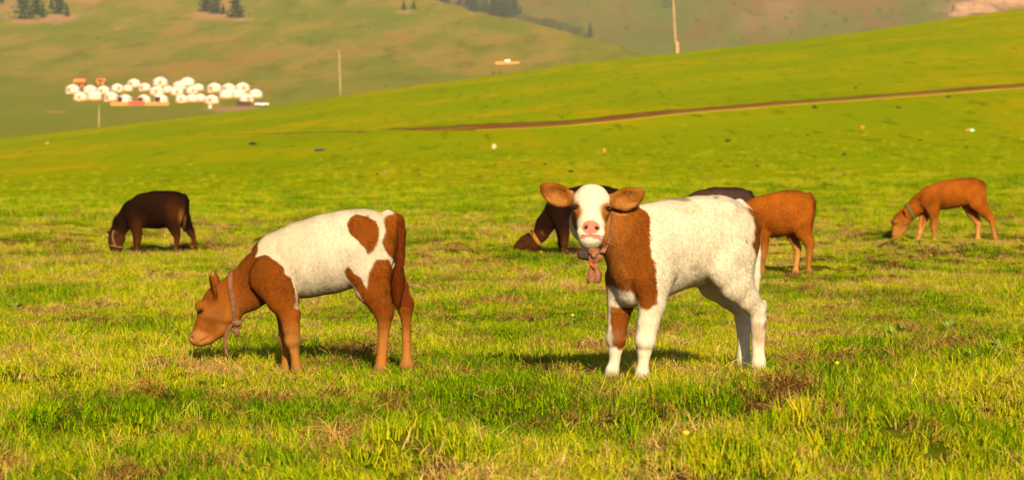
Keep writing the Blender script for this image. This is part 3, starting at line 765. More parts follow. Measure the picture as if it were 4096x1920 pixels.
white, bv = calf_object('calf', p2, 0.0058, col_white, (-1, 0, 0), 140000, 0.0125, (C2X, C2Y, -0.006), math.pi + TH, eyes2, headfn=lambda P: ((P - HP) @ LC > -.135) & (np.abs((P - HP) @ LB) < .086), ribs=(.0, .60, .13, .14, .042, .006))
tag(white, 'white calf with a brown shoulder and brown ears standing and facing the viewer', 'calf', None)
RAG = plain('brown_rag', (0.20, 0.085, 0.042), 0.9, 0.1, 0.45, 45, 0.006); RAGD = plain('dark_knot', (0.035, 0.016, 0.012), 0.7, 0.3, 0.3, 30, 0.004)
REDCORD = plain('red_cord', (0.50, 0.07, 0.03), 0.8, 0.2, 0.2, 60)
def near2(px, py, d):
    return tuple(w2l(at(px, py, d) - O2))
def zz(zx, zy, d): return near2(2050 + .7285 * zx, 680 + .7285 * zy, d)
def on_skin(zx, zy, lift=.006):
    a = Vector(w2l(np.array([0, 0, H]) - O2)); b = Vector(zz(zx, zy, 10.0)); h = bv.ray_cast(a, (b - a).normalized())
    return np.array(h[0] if h[0] else b) - np.array((b - a).normalized()) * lift
sp_ = np.array([on_skin(*q) for q in ((548, 232), (550, 262), (549, 292), (546, 322), (541, 350), (533, 380), (522, 408), (508, 432), (490, 452), (468, 462))])
for _ in range(2): sp_[1:-1] = (sp_[:-2] + 2 * sp_[1:-1] + sp_[2:]) / 4
cl = ribbon('collar', sp_, LB, [.012, .013, .014, .014, .014, .014, .015, .018, .02, .02], STRAP, white)
lump('knot', zz(400, 455, 9.92), 0.026, (1.2, .9, .9), RAGD, cl, 11, .2)  # very dark rounded lump beside the bow
lump('bow', zz(452, 462, 9.90), 0.021, (1.25, .8, .9), RAG, cl, 12, .55)
ribbon('strap_end', [zz(490, 448, 9.93), zz(508, 420, 9.95), zz(520, 400, 9.99)], LB, [.024, .020, .016], RAG, cl)
ribbon('cord', [zz(425, 490, 9.90), zz(432, 512, 9.895), zz(452, 535, 9.895)], LB, [.012, .010, .010], REDCORD, cl)
# hanging, creased rag
rv = []; rf = []; NX, NZ = 9, 12
for k in range(NZ):
    t = k / (NZ - 1)
    for i in range(NX):
        s = i / (NX - 1) - .5
        half = 22 + 58 * min(1, t * 1.6) - 14 * max(0, t - .75) * 4
        fold = .010 * math.sin(s * 14 + t * 2) + .006 * math.sin(s * 23 - t * 5)
        rv.append(zz(443 + s * half + 6 * t, 500 + 112 * t + 6 * math.sin(s * 9), 9.91 + fold))
for k in range(NZ - 1):
    for i in range(NX - 1): a = k * NX + i; rf.append((a, a + 1, a + NX + 1, a + NX))
rg = mesh_obj('rag', rv, rf, RAG, cl); sm = rg.modifiers.new('t', 'SOLIDIFY'); sm.thickness = 0.004

# ---- the calves further back
def shifted(J, **kw):
    import copy
    J2 = copy.deepcopy(J); J2.update(kw); return J2
def col_plain(base, belly, dark, s, light_leg=0.5, extra=None):
    def f(P):
        y = 1120 - P[:, 2] / s; x = P[:, 0] / s + 900
        n = noise3(P, 0.09, 51); n2 = noise3(P, 0.03, 52)
        c = np.repeat(base[None], len(P), 0) * (1 + 0.30 * n + 0.14 * n2)[:, None]
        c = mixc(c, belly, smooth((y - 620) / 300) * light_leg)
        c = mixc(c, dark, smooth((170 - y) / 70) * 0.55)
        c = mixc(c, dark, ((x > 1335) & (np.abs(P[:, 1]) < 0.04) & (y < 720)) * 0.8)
        if extra: c = extra(c, x, y, P)
        return feet_dirt(c, P[:, 2], P)
    return f

DL = 1.0785
dt = lambda zx, zy: (1385 + (zx - 1355) * DL, 1120 - (1095 - zy) * DL)
def chain(lst, yd): return [(*dt(a, b), r, w, yd) for a, b, r, w in lst]
J_dark = shifted(TMPL,
    torso=[(560, 440, 220, 145), (720, 410, 280, 175), (880, 395, 300, 195), (1030, 385, 290, 190), (1130, 345, 250, 170), (1190, 320, 215, 140)],
    neck=[(520, 450, 170, 95), (*dt(400, 620), 150, 85), (*dt(345, 740), 125, 78)],
    skull=[(*dt(300, 800), 105, 88), (*dt(285, 880), 95, 80), (*dt(290, 970), 78, 66), (*dt(300, 1030), 60, 58)],
    jaw=[(*dt(375, 850), 85, 60), (*dt(350, 930), 70, 50), (*dt(330, 1010), 50, 44)], brow=[(*dt(225, 830), 34)],
    nf=chain([(560, 480, 150, 62), (600, 640, 110, 58), (635, 760, 78, 52), (640, 830, 62, 46), (635, 900, 52, 42), (625, 970, 40, 34), (618, 1050, 36, 33), (615, 1085, 40, 38), (612, 1112, 42, 40)], -95),
    ff=chain([(560, 500, 140, 60), (590, 650, 100, 56), (600, 760, 70, 50), (600, 850, 54, 42), (598, 900, 48, 40), (600, 970, 36, 33), (604, 1050, 34, 32), (606, 1085, 38, 36), (606, 1108, 40, 38)], 95),
    nh=chain([(1180, 380, 190, 72), (1150, 520, 150, 76), (1150, 640, 112, 66), (1185, 740, 82, 54), (1205, 820, 64, 46), (1200, 900, 50, 40), (1190, 980, 42, 36), (1186, 1050, 40, 36), (1184, 1098, 42, 40)], -92),
    fh=chain([(1210, 400, 170, 70), (1270, 540, 130, 70), (1330, 640, 92, 58), (1390, 750, 66, 46), (1425, 820, 52, 40), (1440, 890, 42, 35), (1455, 980, 36, 32), (1465, 1050, 36, 34), (1468, 1090, 40, 36)], 92),
    tail=[(1330, 180, 45), (1372, 260, 42), (1372, 420, 34), (1352, 560, 36), (1335, 690, 34), (1322, 740, 18)],
    ear=[(*dt(265, 790), -60), (*dt(185, 735), -125)], eye=dt(225, 850))

def spot(px, d): return ((px - 2048) * d / F, d, -0.012)
# the dark brown one with a rope halter
SD = .000708
BLK = np.array([0.011, 0.0035, 0.0015]); RST = np.array([0.062, 0.018, 0.004])
def ex_dark(c, x, y, P):
    c = mixc(c, RST * 1.0, np.exp(-(((x - 1180) / 120) ** 2 + ((y - 420) / 150) ** 2)) * .75)
    c = mixc(c, RST * 1.0, np.exp(-(((x - 620) / 120) ** 2 + ((y - 640) / 140) ** 2)) * .6)
    c = mixc(c, np.array([.28, .11, .03]), np.exp(-(((x - 1300) / 40) ** 2 + ((y - 520) / 110) ** 2)) * .9 * (P[:, 1] < 0))
    return c
prd, eyd = grazer(J_dark, SD)
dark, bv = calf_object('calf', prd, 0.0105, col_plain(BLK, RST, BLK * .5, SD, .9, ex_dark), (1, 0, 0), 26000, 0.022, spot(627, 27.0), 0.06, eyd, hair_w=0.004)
tag(dark, 'dark brown calf with a pale rope halter grazing with its head down', 'calf', 'calves grazing in the meadow')
ROPE = plain('pale_rope', (0.17, 0.10, 0.04), 0.9, 0.1, 0.3, 60)
TD = lambda zx, zy, yd=0.0: ((dt(zx, zy)[0] - 900) * SD, yd * SD, (1120 - dt(zx, zy)[1]) * SD)
def side_skin(pts, T, sg=-1):
    out = []
    for q in pts:
        a = Vector(T(*q)); a.y = sg * .6; h = bv.ray_cast(a, Vector((0, -sg, 0)))
        out.append(np.array(h[0]) + np.array([0, sg * .006, 0]) if h[0] else np.array(T(*q)))
    return np.array(out)
for sg in (-1, 1):
    hl = ribbon('halter', side_skin([(288, 722), (275, 760), (270, 800), (276, 850), (290, 900), (312, 940), (338, 966)], TD, sg), (1, 0, .2), .018, ROPE, dark, .01)
    ribbon('noseband', side_skin([(240, 948), (265, 944), (300, 946), (338, 966), (375, 970), (410, 962)], TD, sg), (0, 0, 1), .018, ROPE, hl, .01)

# second dark brown calf, half hidden by the white one
SM = .00077
J_mid = shifted(J_dark, neck=[(520, 450, 165, 95), (*dt(395, 640), 140, 84), (*dt(330, 780), 110, 76), (*dt(250, 850), 100, 74)],
    skull=[(*dt(205, 850), 108, 88), (*dt(140, 880), 102, 82), (*dt(75, 930), 86, 70), (*dt(35, 965), 74, 62)],
    jaw=[(*dt(230, 930), 95, 60), (*dt(150, 975), 72, 52), (*dt(75, 1005), 56, 48)], brow=[(*dt(100, 835), 38)], ear=[(*dt(225, 810), -62), (*dt(205, 715), -125)], eye=dt(115, 865))
prm, eym = grazer(J_mid, SM)
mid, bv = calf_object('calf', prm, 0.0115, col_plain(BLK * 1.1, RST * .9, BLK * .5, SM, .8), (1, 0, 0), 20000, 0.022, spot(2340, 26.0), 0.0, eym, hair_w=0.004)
tag(mid, 'dark brown calf with a wide tan neck band grazing behind the white calf', 'calf', 'calves grazing in the meadow')
TAN = plain('tan_band', (0.30, 0.14, 0.02), 0.9, 0.1, 0.2, 40)
TM = lambda zx, zy, yd=0.0: ((dt(zx, zy)[0] - 900) * SM, yd * SM, (1120 - dt(zx, zy)[1]) * SM)
cm = neck_ring(mid, bv, TM(268, 838), (-0.80, 0, -0.52), 0.040, 0.006, TAN)
ribbon('strap_end', [TM(330, 990, -70), TM(352, 1050, -72), TM(370, 1085, -74)], (1, 0, 0), [.035, .03, .03], TAN, cm)

# chestnut calf behind the rump of the white one
SB = .000748
bt = lambda zx, zy: (1385 + (zx - 765) * 1.373, 1120 - (893 - zy) * 1.373)
bch = lambda lst, yd: [(*bt(a, b), r, w, yd) for a, b, r, w in lst]
J_b = shifted(TMPL,
    torso=[(600, 460, 205, 140), (760, 420, 245, 170), (920, 395, 265, 185), (1060, 365, 265, 180), (1140, 330, 235, 165), (1200, 300, 192, 135)],
    nf=bch([(270, 420, 150, 62), (310, 520, 98, 58), (325, 600, 66, 50), (322, 680, 52, 44), (318, 720, 44, 40), (314, 770, 34, 32), (312, 820, 36, 34), (308, 870, 40, 38)], -90),
    ff=bch([(250, 430, 140, 60), (270, 540, 90, 55), (280, 620, 60, 48), (278, 700, 44, 40), (272, 770, 33, 31), (270, 820, 36, 34), (266, 866, 38, 36)], 90),
    nh=bch([(640, 350, 165, 70), (640, 430, 138, 74), (665, 510, 100, 64), (700, 570, 74, 52), (722, 625, 56, 42), (722, 680, 48, 38), (716, 740, 36, 32), (714, 810, 34, 31), (714, 850, 38, 36), (712, 888, 40, 38)], -86),
    fh=bch([(630, 360, 155, 68), (600, 450, 120, 68), (590, 520, 84, 56), (610, 590, 60, 46), (636, 645, 50, 40), (640, 690, 44, 36), (630, 760, 36, 32), (622, 820, 34, 32), (618, 860, 40, 36), (612, 893, 42, 40)], 86),
    tail=[(1330, 160, 40), (1380, 230, 38), (1378, 380, 28), (1352, 520, 26), (1340, 640, 22), (1338, 690, 12)])
prb, eyb = grazer(J_b, SB)
CHN = np.array([0.195, 0.052, 0.004])
def ex_chest(c, x, y, P):
    c = mixc(c, np.array([.46, .20, .06]), smooth((y - 600) / 120) * (P[:, 1] > 0.035) * .8)  # far legs painted paler, for the sun on their inner sides
    return mixc(c, BROWN * .55, np.exp(-(((x - 700) / 60) ** 2 + ((y - 480) / 200) ** 2)) * .35)
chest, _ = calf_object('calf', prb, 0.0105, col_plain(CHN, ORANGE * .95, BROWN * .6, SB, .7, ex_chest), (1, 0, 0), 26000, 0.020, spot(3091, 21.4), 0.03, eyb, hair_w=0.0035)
tag(chest, 'chestnut brown calf half hidden behind the rump of the white calf', 'calf', 'calves grazing in the meadow')

# black-brown calf of which only the back shows
SK = .00076
prk, eyk = grazer(J_dark, SK)
blk, _ = calf_object('calf', prk, 0.014, col_plain(np.array([.035, .018, .014]), RST * .7, BLK * .6, SK, .5), (1, 0, 0), 9000, 0.022, spot(2868, 24.3), 0.0, [], hair_w=0.004)
tag(blk, 'blackish calf of which only the back shows between the white and the chestnut calf', 'calf', 'calves grazing in the meadow')

# chestnut calf grazing apart with a green collar
SR = .000855
rt = lambda zx, zy: (1385 + (zx - 2225) * 1.80, 1120 - (625 - zy) * 1.80)
rch = lambda lst, yd: [(*rt(a, b), r, w, yd) for a, b, r, w in lst]
J_r = shifted(TMPL,
    torso=[(*rt(1790, 225), 190, 135), (*rt(1880, 205), 215, 165), (*rt(1970, 190), 218, 178), (*rt(2050, 178), 210, 172), (*rt(2110, 165), 190, 150), (*rt(2135, 160), 172, 130)],
    neck=[(*rt(1760, 220), 165, 92), (*rt(1680, 270), 150, 84), (*rt(1610, 325), 125, 76), (*rt(1560, 370), 108, 74)],
    skull=[(*rt(1510, 395), 96, 88), (*rt(1490, 430), 92, 84), (*rt(1475, 485), 74, 66), (*rt(1465, 535), 56, 58), (*rt(1463, 552), 48, 54)],
    jaw=[(*rt(1545, 430), 80, 60), (*rt(1525, 480), 62, 50), (*rt(1495, 535), 42, 44)], brow=[(*rt(1450, 425), 34)],
    nf=rch([(1750, 260, 150, 62), (1770, 320, 98, 58), (1780, 380, 66, 50), (1782, 430, 54, 44), (1780, 480, 48, 42), (1781, 525, 36, 33), (1783, 570, 34, 31), (1784, 595, 38, 36), (1784, 618, 42, 40)], -85),
    ff=rch([(1750, 270, 140, 60), (1740, 340, 90, 55), (1715, 400, 62, 48), (1698, 470, 48, 42), (1688, 520, 36, 33), (1672, 575, 34, 31), (1664, 605, 38, 36), (1656, 632, 42, 40)], 85),
    nh=rch([(2130, 200, 160, 70), (2150, 260, 128, 72), (2195, 320, 92, 60), (2245, 375, 64, 46), (2270, 410, 52, 40), (2276, 445, 44, 36), (2284, 495, 34, 31), (2295, 540, 36, 34), (2300, 562, 40, 38)], -85),
    fh=rch([(2130, 210, 150, 68), (2110, 280, 112, 66), (2130, 350, 78, 54), (2165, 405, 58, 44), (2184, 440, 48, 38), (2186, 480, 36, 33), (2182, 520, 34, 31), (2182, 550, 38, 36), (2180, 575, 40, 38)], 85),
    tail=[(1330, 170, 38), (1376, 220, 32), (1372, 330, 22), (1350, 420, 20), (1330, 500, 18), (1325, 540, 10)],
    ear=[(*rt(1535, 385), -60), (*rt(1518, 325), -120)], eye=rt(1462, 440))
for k_ in ('nf', 'ff', 'nh', 'fh'): J_r[k_] = [(a, b, r * 1.1, w * 1.1, e) for a, b, r, w, e in J_r[k_]]
prr, eyr = grazer(J_r, SR)
apart, bv = calf_object('calf', prr, 0.0105, col_plain(CHN * 1.05, ORANGE * 1.05, BROWN * .9, SR, .85, ex_chest), (1, 0, 0), 24000, 0.020, spot(3812, 31.0), 0.10, eyr, hair_w=0.004)
tag(apart, 'chestnut brown calf with a dark green collar grazing apart from the others', 'calf', 'calves grazing in the meadow')
GRN = plain('green_band', (0.075, 0.095, 0.03), 0.9, 0.1, 0.2, 40)
neck_ring(apart, bv, ((rt(1588, 352)[0] - 900) * SR, 0, (1120 - rt(1588, 352)[1]) * SR), (-0.82, 0, -0.45), 0.030, 0.006, GRN)
# ------------------------------------------------------------------ ger camp on the far hillside
CANVAS = plain('white_canvas', (0.62, 0.56, 0.50), 0.8, 0.2, 0.06, 0.8); ORNG = plain('orange_paint', (0.62, 0.22, 0.03), 0.6, 0.3, 0.2, 1.0)
DARKW = plain('dark_opening', (0.05, 0.02, 0.02), 0.8, 0.2, 0.2, 1.0); REDP = plain('red_paint', (0.42, 0.07, 0.04), 0.7, 0.3, 0.2, 1.0)
GREY = plain('weathered_timber', (0.30, 0.24, 0.18), 0.9, 0.1, 0.25, 1.5); PALEW = plain('pale_timber', (0.55, 0.42, 0.30), 0.9, 0.1, 0.2, 1.5)
def lathe(prof, seg=28):
    vs = []; fs = []
    for r, z in prof:
        for j in range(seg): a = 2 * math.pi * j / seg; vs.append((r * math.cos(a), r * math.sin(a), z))
    for i in range(len(prof) - 1):
        for j in range(seg): fs.append((i * seg + j, i * seg + (j + 1) % seg, (i + 1) * seg + (j + 1) % seg, (i + 1) * seg + j))
    fs.append(tuple(range(seg - 1, -1, -1))); fs.append(tuple((len(prof) - 1) * seg + j for j in range(seg)))
    return vs, fs
def boxm(x0, x1, y0, y1, z0, z1):
    v = [(x, y, z) for z in (z0, z1) for y in (y0, y1) for x in (x0, x1)]
    return v, [(0, 2, 3, 1), (4, 5, 7, 6), (0, 1, 5, 4), (2, 6, 7, 3), (0, 4, 6, 2), (1, 3, 7, 5)]
def data(vf, name, mat, sm=False):
    me = bpy.data.meshes.new(name); me.from_pydata(vf[0], [], vf[1]); me.update(); me.materials.append(mat)
    me.polygons.foreach_set('use_smooth', [sm] * len(me.polygons)); return me
def boxes(lst):
    V_, F_ = [], []
    for b in lst:
        v, f = boxm(*b); k = len(V_); V_ += v; F_ += [tuple(i + k for i in q) for q in f]
    return V_, F_
G_WALL = data(lathe([(2.72, .22), (2.78, .6), (2.76, 1.55), (2.70, 1.72)]), 'wall', CANVAS, True)
G_ROOF = data(lathe([(2.86, 1.62), (2.74, 1.86), (2.15, 2.45), (1.35, 2.95), (.62, 3.2), (.40, 3.24)]), 'roof', CANVAS, True)
G_CROWN = data(lathe([(.55, 3.18), (.55, 3.34), (.30, 3.42)], 14), 'crown', ORNG)
G_BAND = data(lathe([(2.80, 1.30), (2.82, 1.34), (2.82, 1.40), (2.80, 1.44)]), 'rope_band', GREY)
G_BASE = data(lathe([(3.05, -1.6), (3.05, .16), (2.9, .21)]), 'platform', ORNG)
G_DOOR = data(boxes([(-.48, .48, -2.92, -2.66, .22, 1.75)]), 'door', ORNG)
G_FRAME = data(boxes([(-.60, -.48, -2.95, -2.6, .22, 1.9), (.48, .60, -2.95, -2.6, .22, 1.9), (-.60, .60, -2.95, -2.6, 1.76, 1.92)]), 'door_frame', REDP)
G_PORCH = data(boxes([(-1.1, 1.1, -4.1, -2.6, 2.0, 2.15), (-1.1, -.98, -4.1, -3.98, -1, 2.0), (.98, 1.1, -4.1, -3.98, -1, 2.0), (-1.0, 1.0, -3.1, -3.0, .3, 1.9)]), 'porch', DARKW)
G_STEP = data(boxes([(-.7, .7, -3.6, -3.0, -1.2, .12)]), 'step', CANVAS)
gers = [(205, 260, 150, 0), (400, 265, 140, 1), (550, 265, 130, 0), (290, 340, 150, 0), (450, 335, 160, 1), (635, 345, 160, 0), (790, 372, 150, 2), (1000, 372, 150, 3), (1190, 372, 150, 2),
        (705, 240, 140, 0), (890, 190, 140, 0), (820, 235, 110, 1), (1010, 230, 120, 0), (1185, 180, 150, 0), (1145, 280, 150, 0), (1270, 250, 120, 1), (1370, 280, 140, 0), (1490, 180, 150, 1),
        (1400, 220, 140, 1), (1540, 265, 130, 0), (1610, 230, 110, 1), (1425, 362, 130, 0), (1540, 355, 120, 1), (1630, 350, 130, 1), (1760, 376, 155, 0), (1790, 245, 145, 0), (1950, 250, 150, 0),
        (2105, 240, 145, 0), (1920, 315, 140, 1), (2060, 310, 150, 1), (2250, 310, 140, 1), (2150, 362, 150, 0)]
def camp(zx, zy): return spur_pt(220 + zx / 2.8, 280 + zy / 2.8)
for i, (zx, zy, zw, kind) in enumerate(gers):
    p = camp(zx, zy); sc = zw / 2.8 * p[1] / F / 5.7 * random.uniform(1.06, 1.24)
    g = empty('ger', p, random.uniform(-.5, .5) if kind in (0, 2, 3) else random.uniform(1.6, 4.2)); g.scale = (sc, sc, sc)
    for nm, me in (('wall', G_WALL), ('roof', G_ROOF), ('crown', G_CROWN), ('rope_band', G_BAND), ('platform', G_BASE)): inst(nm, me, g)
    dr = inst('door', G_DOOR, g); inst('frame', G_FRAME, dr); inst('step', G_STEP, g)
    if kind >= 2:
        inst('porch', G_PORCH, g); g.rotation_euler[2] = random.uniform(-.55, -.25)
        tag(g, 'white ger with a dark red porch standing behind the orange fence', 'ger', 'gers with porches behind the fence')
    elif kind == 1: tag(g, 'white felt ger in the camp, its door turned away', 'ger', 'gers with their doors turned away')
    else: tag(g, 'white felt ger in the camp with its orange door in view', 'ger', 'gers with their orange doors in view')

# orange fence in front of the three gers
fp0 = camp(635, 398); fp1 = camp(1275, 398); fw = fp1[0] - fp0[0]
fence = empty('plank_fence', (fp0 + fp1) / 2); nseg = 14
tag(fence, 'long low orange plank fence in front of the gers with porches', 'fence')
PLK = data(boxes([(0, fw / nseg - .08, -.04, .04, -.6, 1.35)]), 'panel', ORNG); PST = data(boxes([(-.09, .09, -.09, .09, -1.5, 1.55)]), 'post', REDP)
for k in range(nseg):
    o = inst('panel', PLK, fence); o.location = (-fw / 2 + k * fw / nseg, 0, 0)
for k in range(nseg + 1):
    o = inst('post', PST, fence); o.location = (-fw / 2 + k * fw / nseg - .04, -.02, 0)
gt = data(boxes([(-3.2, 3.2, -.12, -.02, -.7, 1.75), (-3.3, -3.1, -.2, .0, -.7, 3.0), (3.1, 3.3, -.2, .0, -.7, 3.0), (-3.3, 3.3, -.2, .0, 2.8, 3.0)]), 'gate', REDP)
o = inst('gate', gt, fence); o.location = (camp(925, 398)[0] - fence.location[0], -.3, 0)

def cabin(zx, zy, w, label, hgt=2.6, wall=REDP, roof=ORNG):
    p = camp(zx, zy); c = empty('cabin', p)
    inst('wall', data(boxes([(-w / 2, w / 2, -2, 2, -2, hgt)]), 'wall', wall), c)
    v = [(-w / 2 - .4, -2.5, hgt - .1), (w / 2 + .4, -2.5, hgt - .1), (w / 2 + .4, 2.5, hgt - .1), (-w / 2 - .4, 2.5, hgt - .1), (-w / 2 - .4, 0, hgt + 1.5), (w / 2 + .4, 0, hgt + 1.5)]
    inst('roof', data((v, [(0, 1, 5, 4), (2, 3, 4, 5), (0, 4, 3), (1, 2, 5), (0, 3, 2, 1)]), 'roof', roof), c)
    dr = data(boxes([(-.5, .5, -2.1, -1.98, 0, 2.0)]), 'door', DARKW); inst('door', dr, c)
    wi = data(boxes([(-.5, .5, -2.08, -1.97, .9, 1.9)]), 'window', DARKW)
    for s in (-1, 1):
        o = inst('window', wi, c); o.location = (s * w * .3, 0, 0)
    tag(c, label, 'cabin')
cabin(285, 185, 4.6, 'small red-brown cabin with orange roof behind the gers', 1.9)
cabin(525, 158, 3.2, 'tiny orange roofed shed standing uphill of the gers', 1.0, ORNG, ORNG)

# glinting vehicle, dark fence and white tank at the end of the camp
GLINT = Mat('polished_metal', 0.16, 0.9); GLINT.b.inputs['Metallic'].default_value = 1.0; GLINT.color((0.9, 0.9, 0.88))
p = camp(2320, 408); van = empty('parked_van', p, 0.05)
v, f = boxm(-2.7, 2.7, -.95, .95, .45, 1.3)
inst('body', data((v, f), 'body', CANVAS), van)
cv = [(-2.3, -.9, 1.3), (1.6, -.9, 1.3), (1.6, .9, 1.3), (-2.3, .9, 1.3), (-1.9, -.35, 2.1), (1.1, -.35, 2.1), (1.1, .75, 2.1), (-1.9, .75, 2.1)]
inst('cab', data((cv, [(0, 1, 5, 4), (1, 2, 6, 5), (2, 3, 7, 6), (3, 0, 4, 7), (4, 5, 6, 7)]), 'cab', GLINT.m), van)
wh = data(lathe([(.2, -.12), (.38, -.1), (.38, .1), (.2, .12)], 16), 'wheel', DARKW)
for x in (-1.7, 1.7):
    for y in (-.88, .88):
        o = inst('wheel', wh, van); o.location = (x, y, .38); o.rotation_euler = (math.pi / 2, 0, 0)
tag(van, 'white parked van glinting in the sun at the edge of the camp', 'van')
p = camp(2120, 404); sf = empty('board_fence', p)
for k in range(6):
    o = inst('board', data(boxes([(-.45, .45, -.05, .05, -.8, 1.9)]), 'board', DARKW), sf); o.location = ((k - 2.5) * .98, 0, 0)
tag(sf, 'short dark board fence beside the parked van', 'fence')
p = camp(1740, 440); tk = empty('water_tank', p)
inst('tank', data(lathe([(.3, .25), (.75, .45), (.85, .95), (.7, 1.4), (.3, 1.6)], 18), 'tank', CANVAS, True), tk)
inst('stand', data(boxes([(-.6, .6, -.6, .6, -.8, .3)]), 'stand', GREY), tk)
tag(tk, 'round white water tank below the ger camp', 'tank')
# walled yard on the slope further along
p = spur_pt(2030, 256); yd = empty('pen', p)
for (x0, x1, y0, y1) in ((-6, 6, -.2, .2), (-6, -5.6, .2, 5), (5.6, 6, .2, 5)): inst('rail', data(boxes([(x0, x1, y0, y1, -.5, 1.0)]), 'rail', ORNG), yd)
inst('shelter', data(boxes([(-1.4, 1.4, 1.0, 3.0, -.5, 2.2)]), 'shelter', CANVAS), yd)
tag(yd, 'small orange railed animal pen with a white shelter on the bare slope', 'pen')

# ------------------------------------------------------------------ trees
BARK = plain('bark', (0.09, 0.06, 0.04), 0.95, 0.1, 0.3, 2.0)
def leaf_mat(name, c):
    m = Mat(name, 0.85, 0.1); n = m.noise(m.pos(obj=True), 0.9, 4)
    return m.color(m.ramp(n, [(0.3, tuple(x * .65 for x in c)), (0.7, tuple(x * 1.35 for x in c))]))
NEEDLE = leaf_mat('larch_needles', (0.035, 0.060, 0.018)); NEEDLE2 = leaf_mat('dark_needles', (0.022, 0.042, 0.018)); BUSHM = leaf_mat('shrub_leaves', (0.045, 0.070, 0.018))
def crown_mesh(name, h, r, n, seed, mat, shape='cone', base=.14):
    rr = np.random.default_rng(seed); t = rr.random(n) ** (0.72 if shape == 'cone' else 1.0)
    ringn = 0.75 + 0.5 * np.sin(t * 40 + seed)                                     # tiers of branches
    an = rr.uniform(0, 6.28, n); lob = 1 + .28 * np.sin(an * 3 + seed) + .18 * np.sin(an * 7 + t * 9)
    if shape == 'cone': prof = (t * 1.0) ** 0.8 * ringn
    else: prof = np.sqrt(np.clip(1 - (2 * t - 1) ** 2, 0, 1)) * (.85 + .3 * ringn * .5)
    rad_ = r * prof * lob * np.sqrt(rr.uniform(.25, 1, n))
    z = h * (base + (1 - base) * (1 - t)) if shape == 'cone' else h * (base + (1 - base) * t)
    c = np.stack([np.cos(an) * rad_, np.sin(an) * rad_, z - (rad_ * .18 if shape == 'cone' else 0)], -1)
    e1 = rr.normal(size=(n, 3)); e2 = rr.normal(size=(n, 3)); sz = (h * .035 * rr.uniform(.6, 1.5, n))[:, None]
    e1 = e1 / np.linalg.norm(e1, axis=1)[:, None] * sz * 1.4; e2 = e2 / np.linalg.norm(e2, axis=1)[:, None] * sz
    V_ = np.stack([c - e1, c + e1 * .4 + e2, c + e1], 1).reshape(-1, 3)
    o = mesh_obj(name, V_, np.arange(n * 3).reshape(-1, 3), mat, None, True, link=False); return o.data
def trunk_mesh(h, r): 
    vf = lathe([(r, -2), (r * .8, .1 * h), (r * .5, .5 * h), (r * .12, .97 * h)], 8); v, f = vf
    for k in range(9):                                                             # limbs
        a = k * 2.4; z = h * (.25 + .07 * k); L = h * .16 * (1 - k / 12); b = len(v); w = r * .22
        v += [(w * math.sin(a), -w * math.cos(a), z), (-w * math.sin(a), w * math.cos(a), z), (math.cos(a) * L, math.sin(a) * L, z + L * .1), (0, 0, z + w * 2)]
        f += [(b, b + 1, b + 2), (b + 1, b + 3, b + 2), (b + 3, b, b + 2)]
    return data((v, f), 'trunk', BARK)
CR = [crown_mesh('crown', 1.0, .24, 900, s, (NEEDLE, NEEDLE2)[s % 2], 'cone', .12) for s in range(4)]
CRW = [crown_mesh('crown', 1.0, .36, 1200, 20 + s, (NEEDLE2, NEEDLE)[s % 2], 'cone', .06) for s in range(2)]
CRB = [crown_mesh('crown', 1.0, .62, 700, 40 + s, BUSHM, 'ball', .0) for s in range(3)]
TRK = trunk_mesh(1.0, .022)
def tree(px, py, hpx, kind, label, group, fn=spur_pt):
    p = fn(px, py); h = hpx * p[1] / F
    t = empty('shrub' if kind == 'bush' else 'larch_tree', p, random.uniform(0, 6.28)); t.scale = (h, h, h)
    inst('trunk', TRK, t); inst('crown', random.choice({'larch': CR, 'wide': CRW, 'bush': CRB}[kind]), t)
    tag(t, label, 'shrub' if kind == 'bush' else 'tree', group)
L1 = 'dark green conifer in the clump on bare pinkish soil above the gers'
for a in ((100, 78, 130), (150, 62, 110), (174, 74, 62), (210, 40, 48), (238, 58, 105), (272, 68, 52), (85, 20, 60), (250, 30, 50), (12, 14, 50)): tree(*a, 'wide' if a[2] > 100 else 'larch', L1, 'conifers in the bare-soil clump')
L2 = 'bushy dark conifer in the small stand uphill of the gers'
for a in ((830, 48, 110), (868, 56, 95), (945, 72, 115), (965, 72, 40), (895, 58, 40)): tree(*a, 'wide', L2, 'conifers in the small stand')
for a in ((1616, 42, 38), (1656, 38, 35)): tree(*a, 'wide', 'small lone conifer, one of a pair on the open hillside', 'pair of small conifers')
L3 = 'larch in the wooded gully behind the hill crest'
for k, a in enumerate(((1745, 6, 60), (1770, 12, 50), (1790, 16, 60), (1840, 22, 70), (1868, 30, 60), (1888, 52, 90), (1905, 50, 80), (1930, 45, 60), (1945, 52, 75), (1968, 60, 80), (1985, 66, 95), (2002, 62, 70), (2018, 70, 90), (2035, 72, 110), (2052, 70, 90), (2066, 64, 70), (2082, 58, 36))):
    tree(*a, 'larch', L3, 'larches in the gully', back_pt)
L4 = 'low grey-green shrub on the slope below the wooded gully'
for k in range(22):
    u = 2085 + k * 11.5; tree(u, np.interp(u, [2080, 2160, 2280, 2340], [78, 105, 135, 150]) - random.uniform(0, 14), random.uniform(18, 34), 'bush', L4, 'shrubs below the gully', back_pt)
tree(2360, 152, 62, 'larch', 'solitary narrow conifer at the foot of the gully', None, back_pt)
tree(2342, 150, 16, 'bush', 'dark round shrub beside the solitary conifer', None, back_pt)
L5 = 'small dark shrub scattered on the lower hillside'
for a in ((1975, 300, 16), (2000, 298, 14), (1545, 350, 12), (395, 157, 10), (2505, 120, 20), (2670, 32, 40), (2690, 20, 26), (1480, 120, 10)): tree(*a, 'bush', L5, 'scattered shrubs', spur_pt if a[0] < 2100 else back_pt)
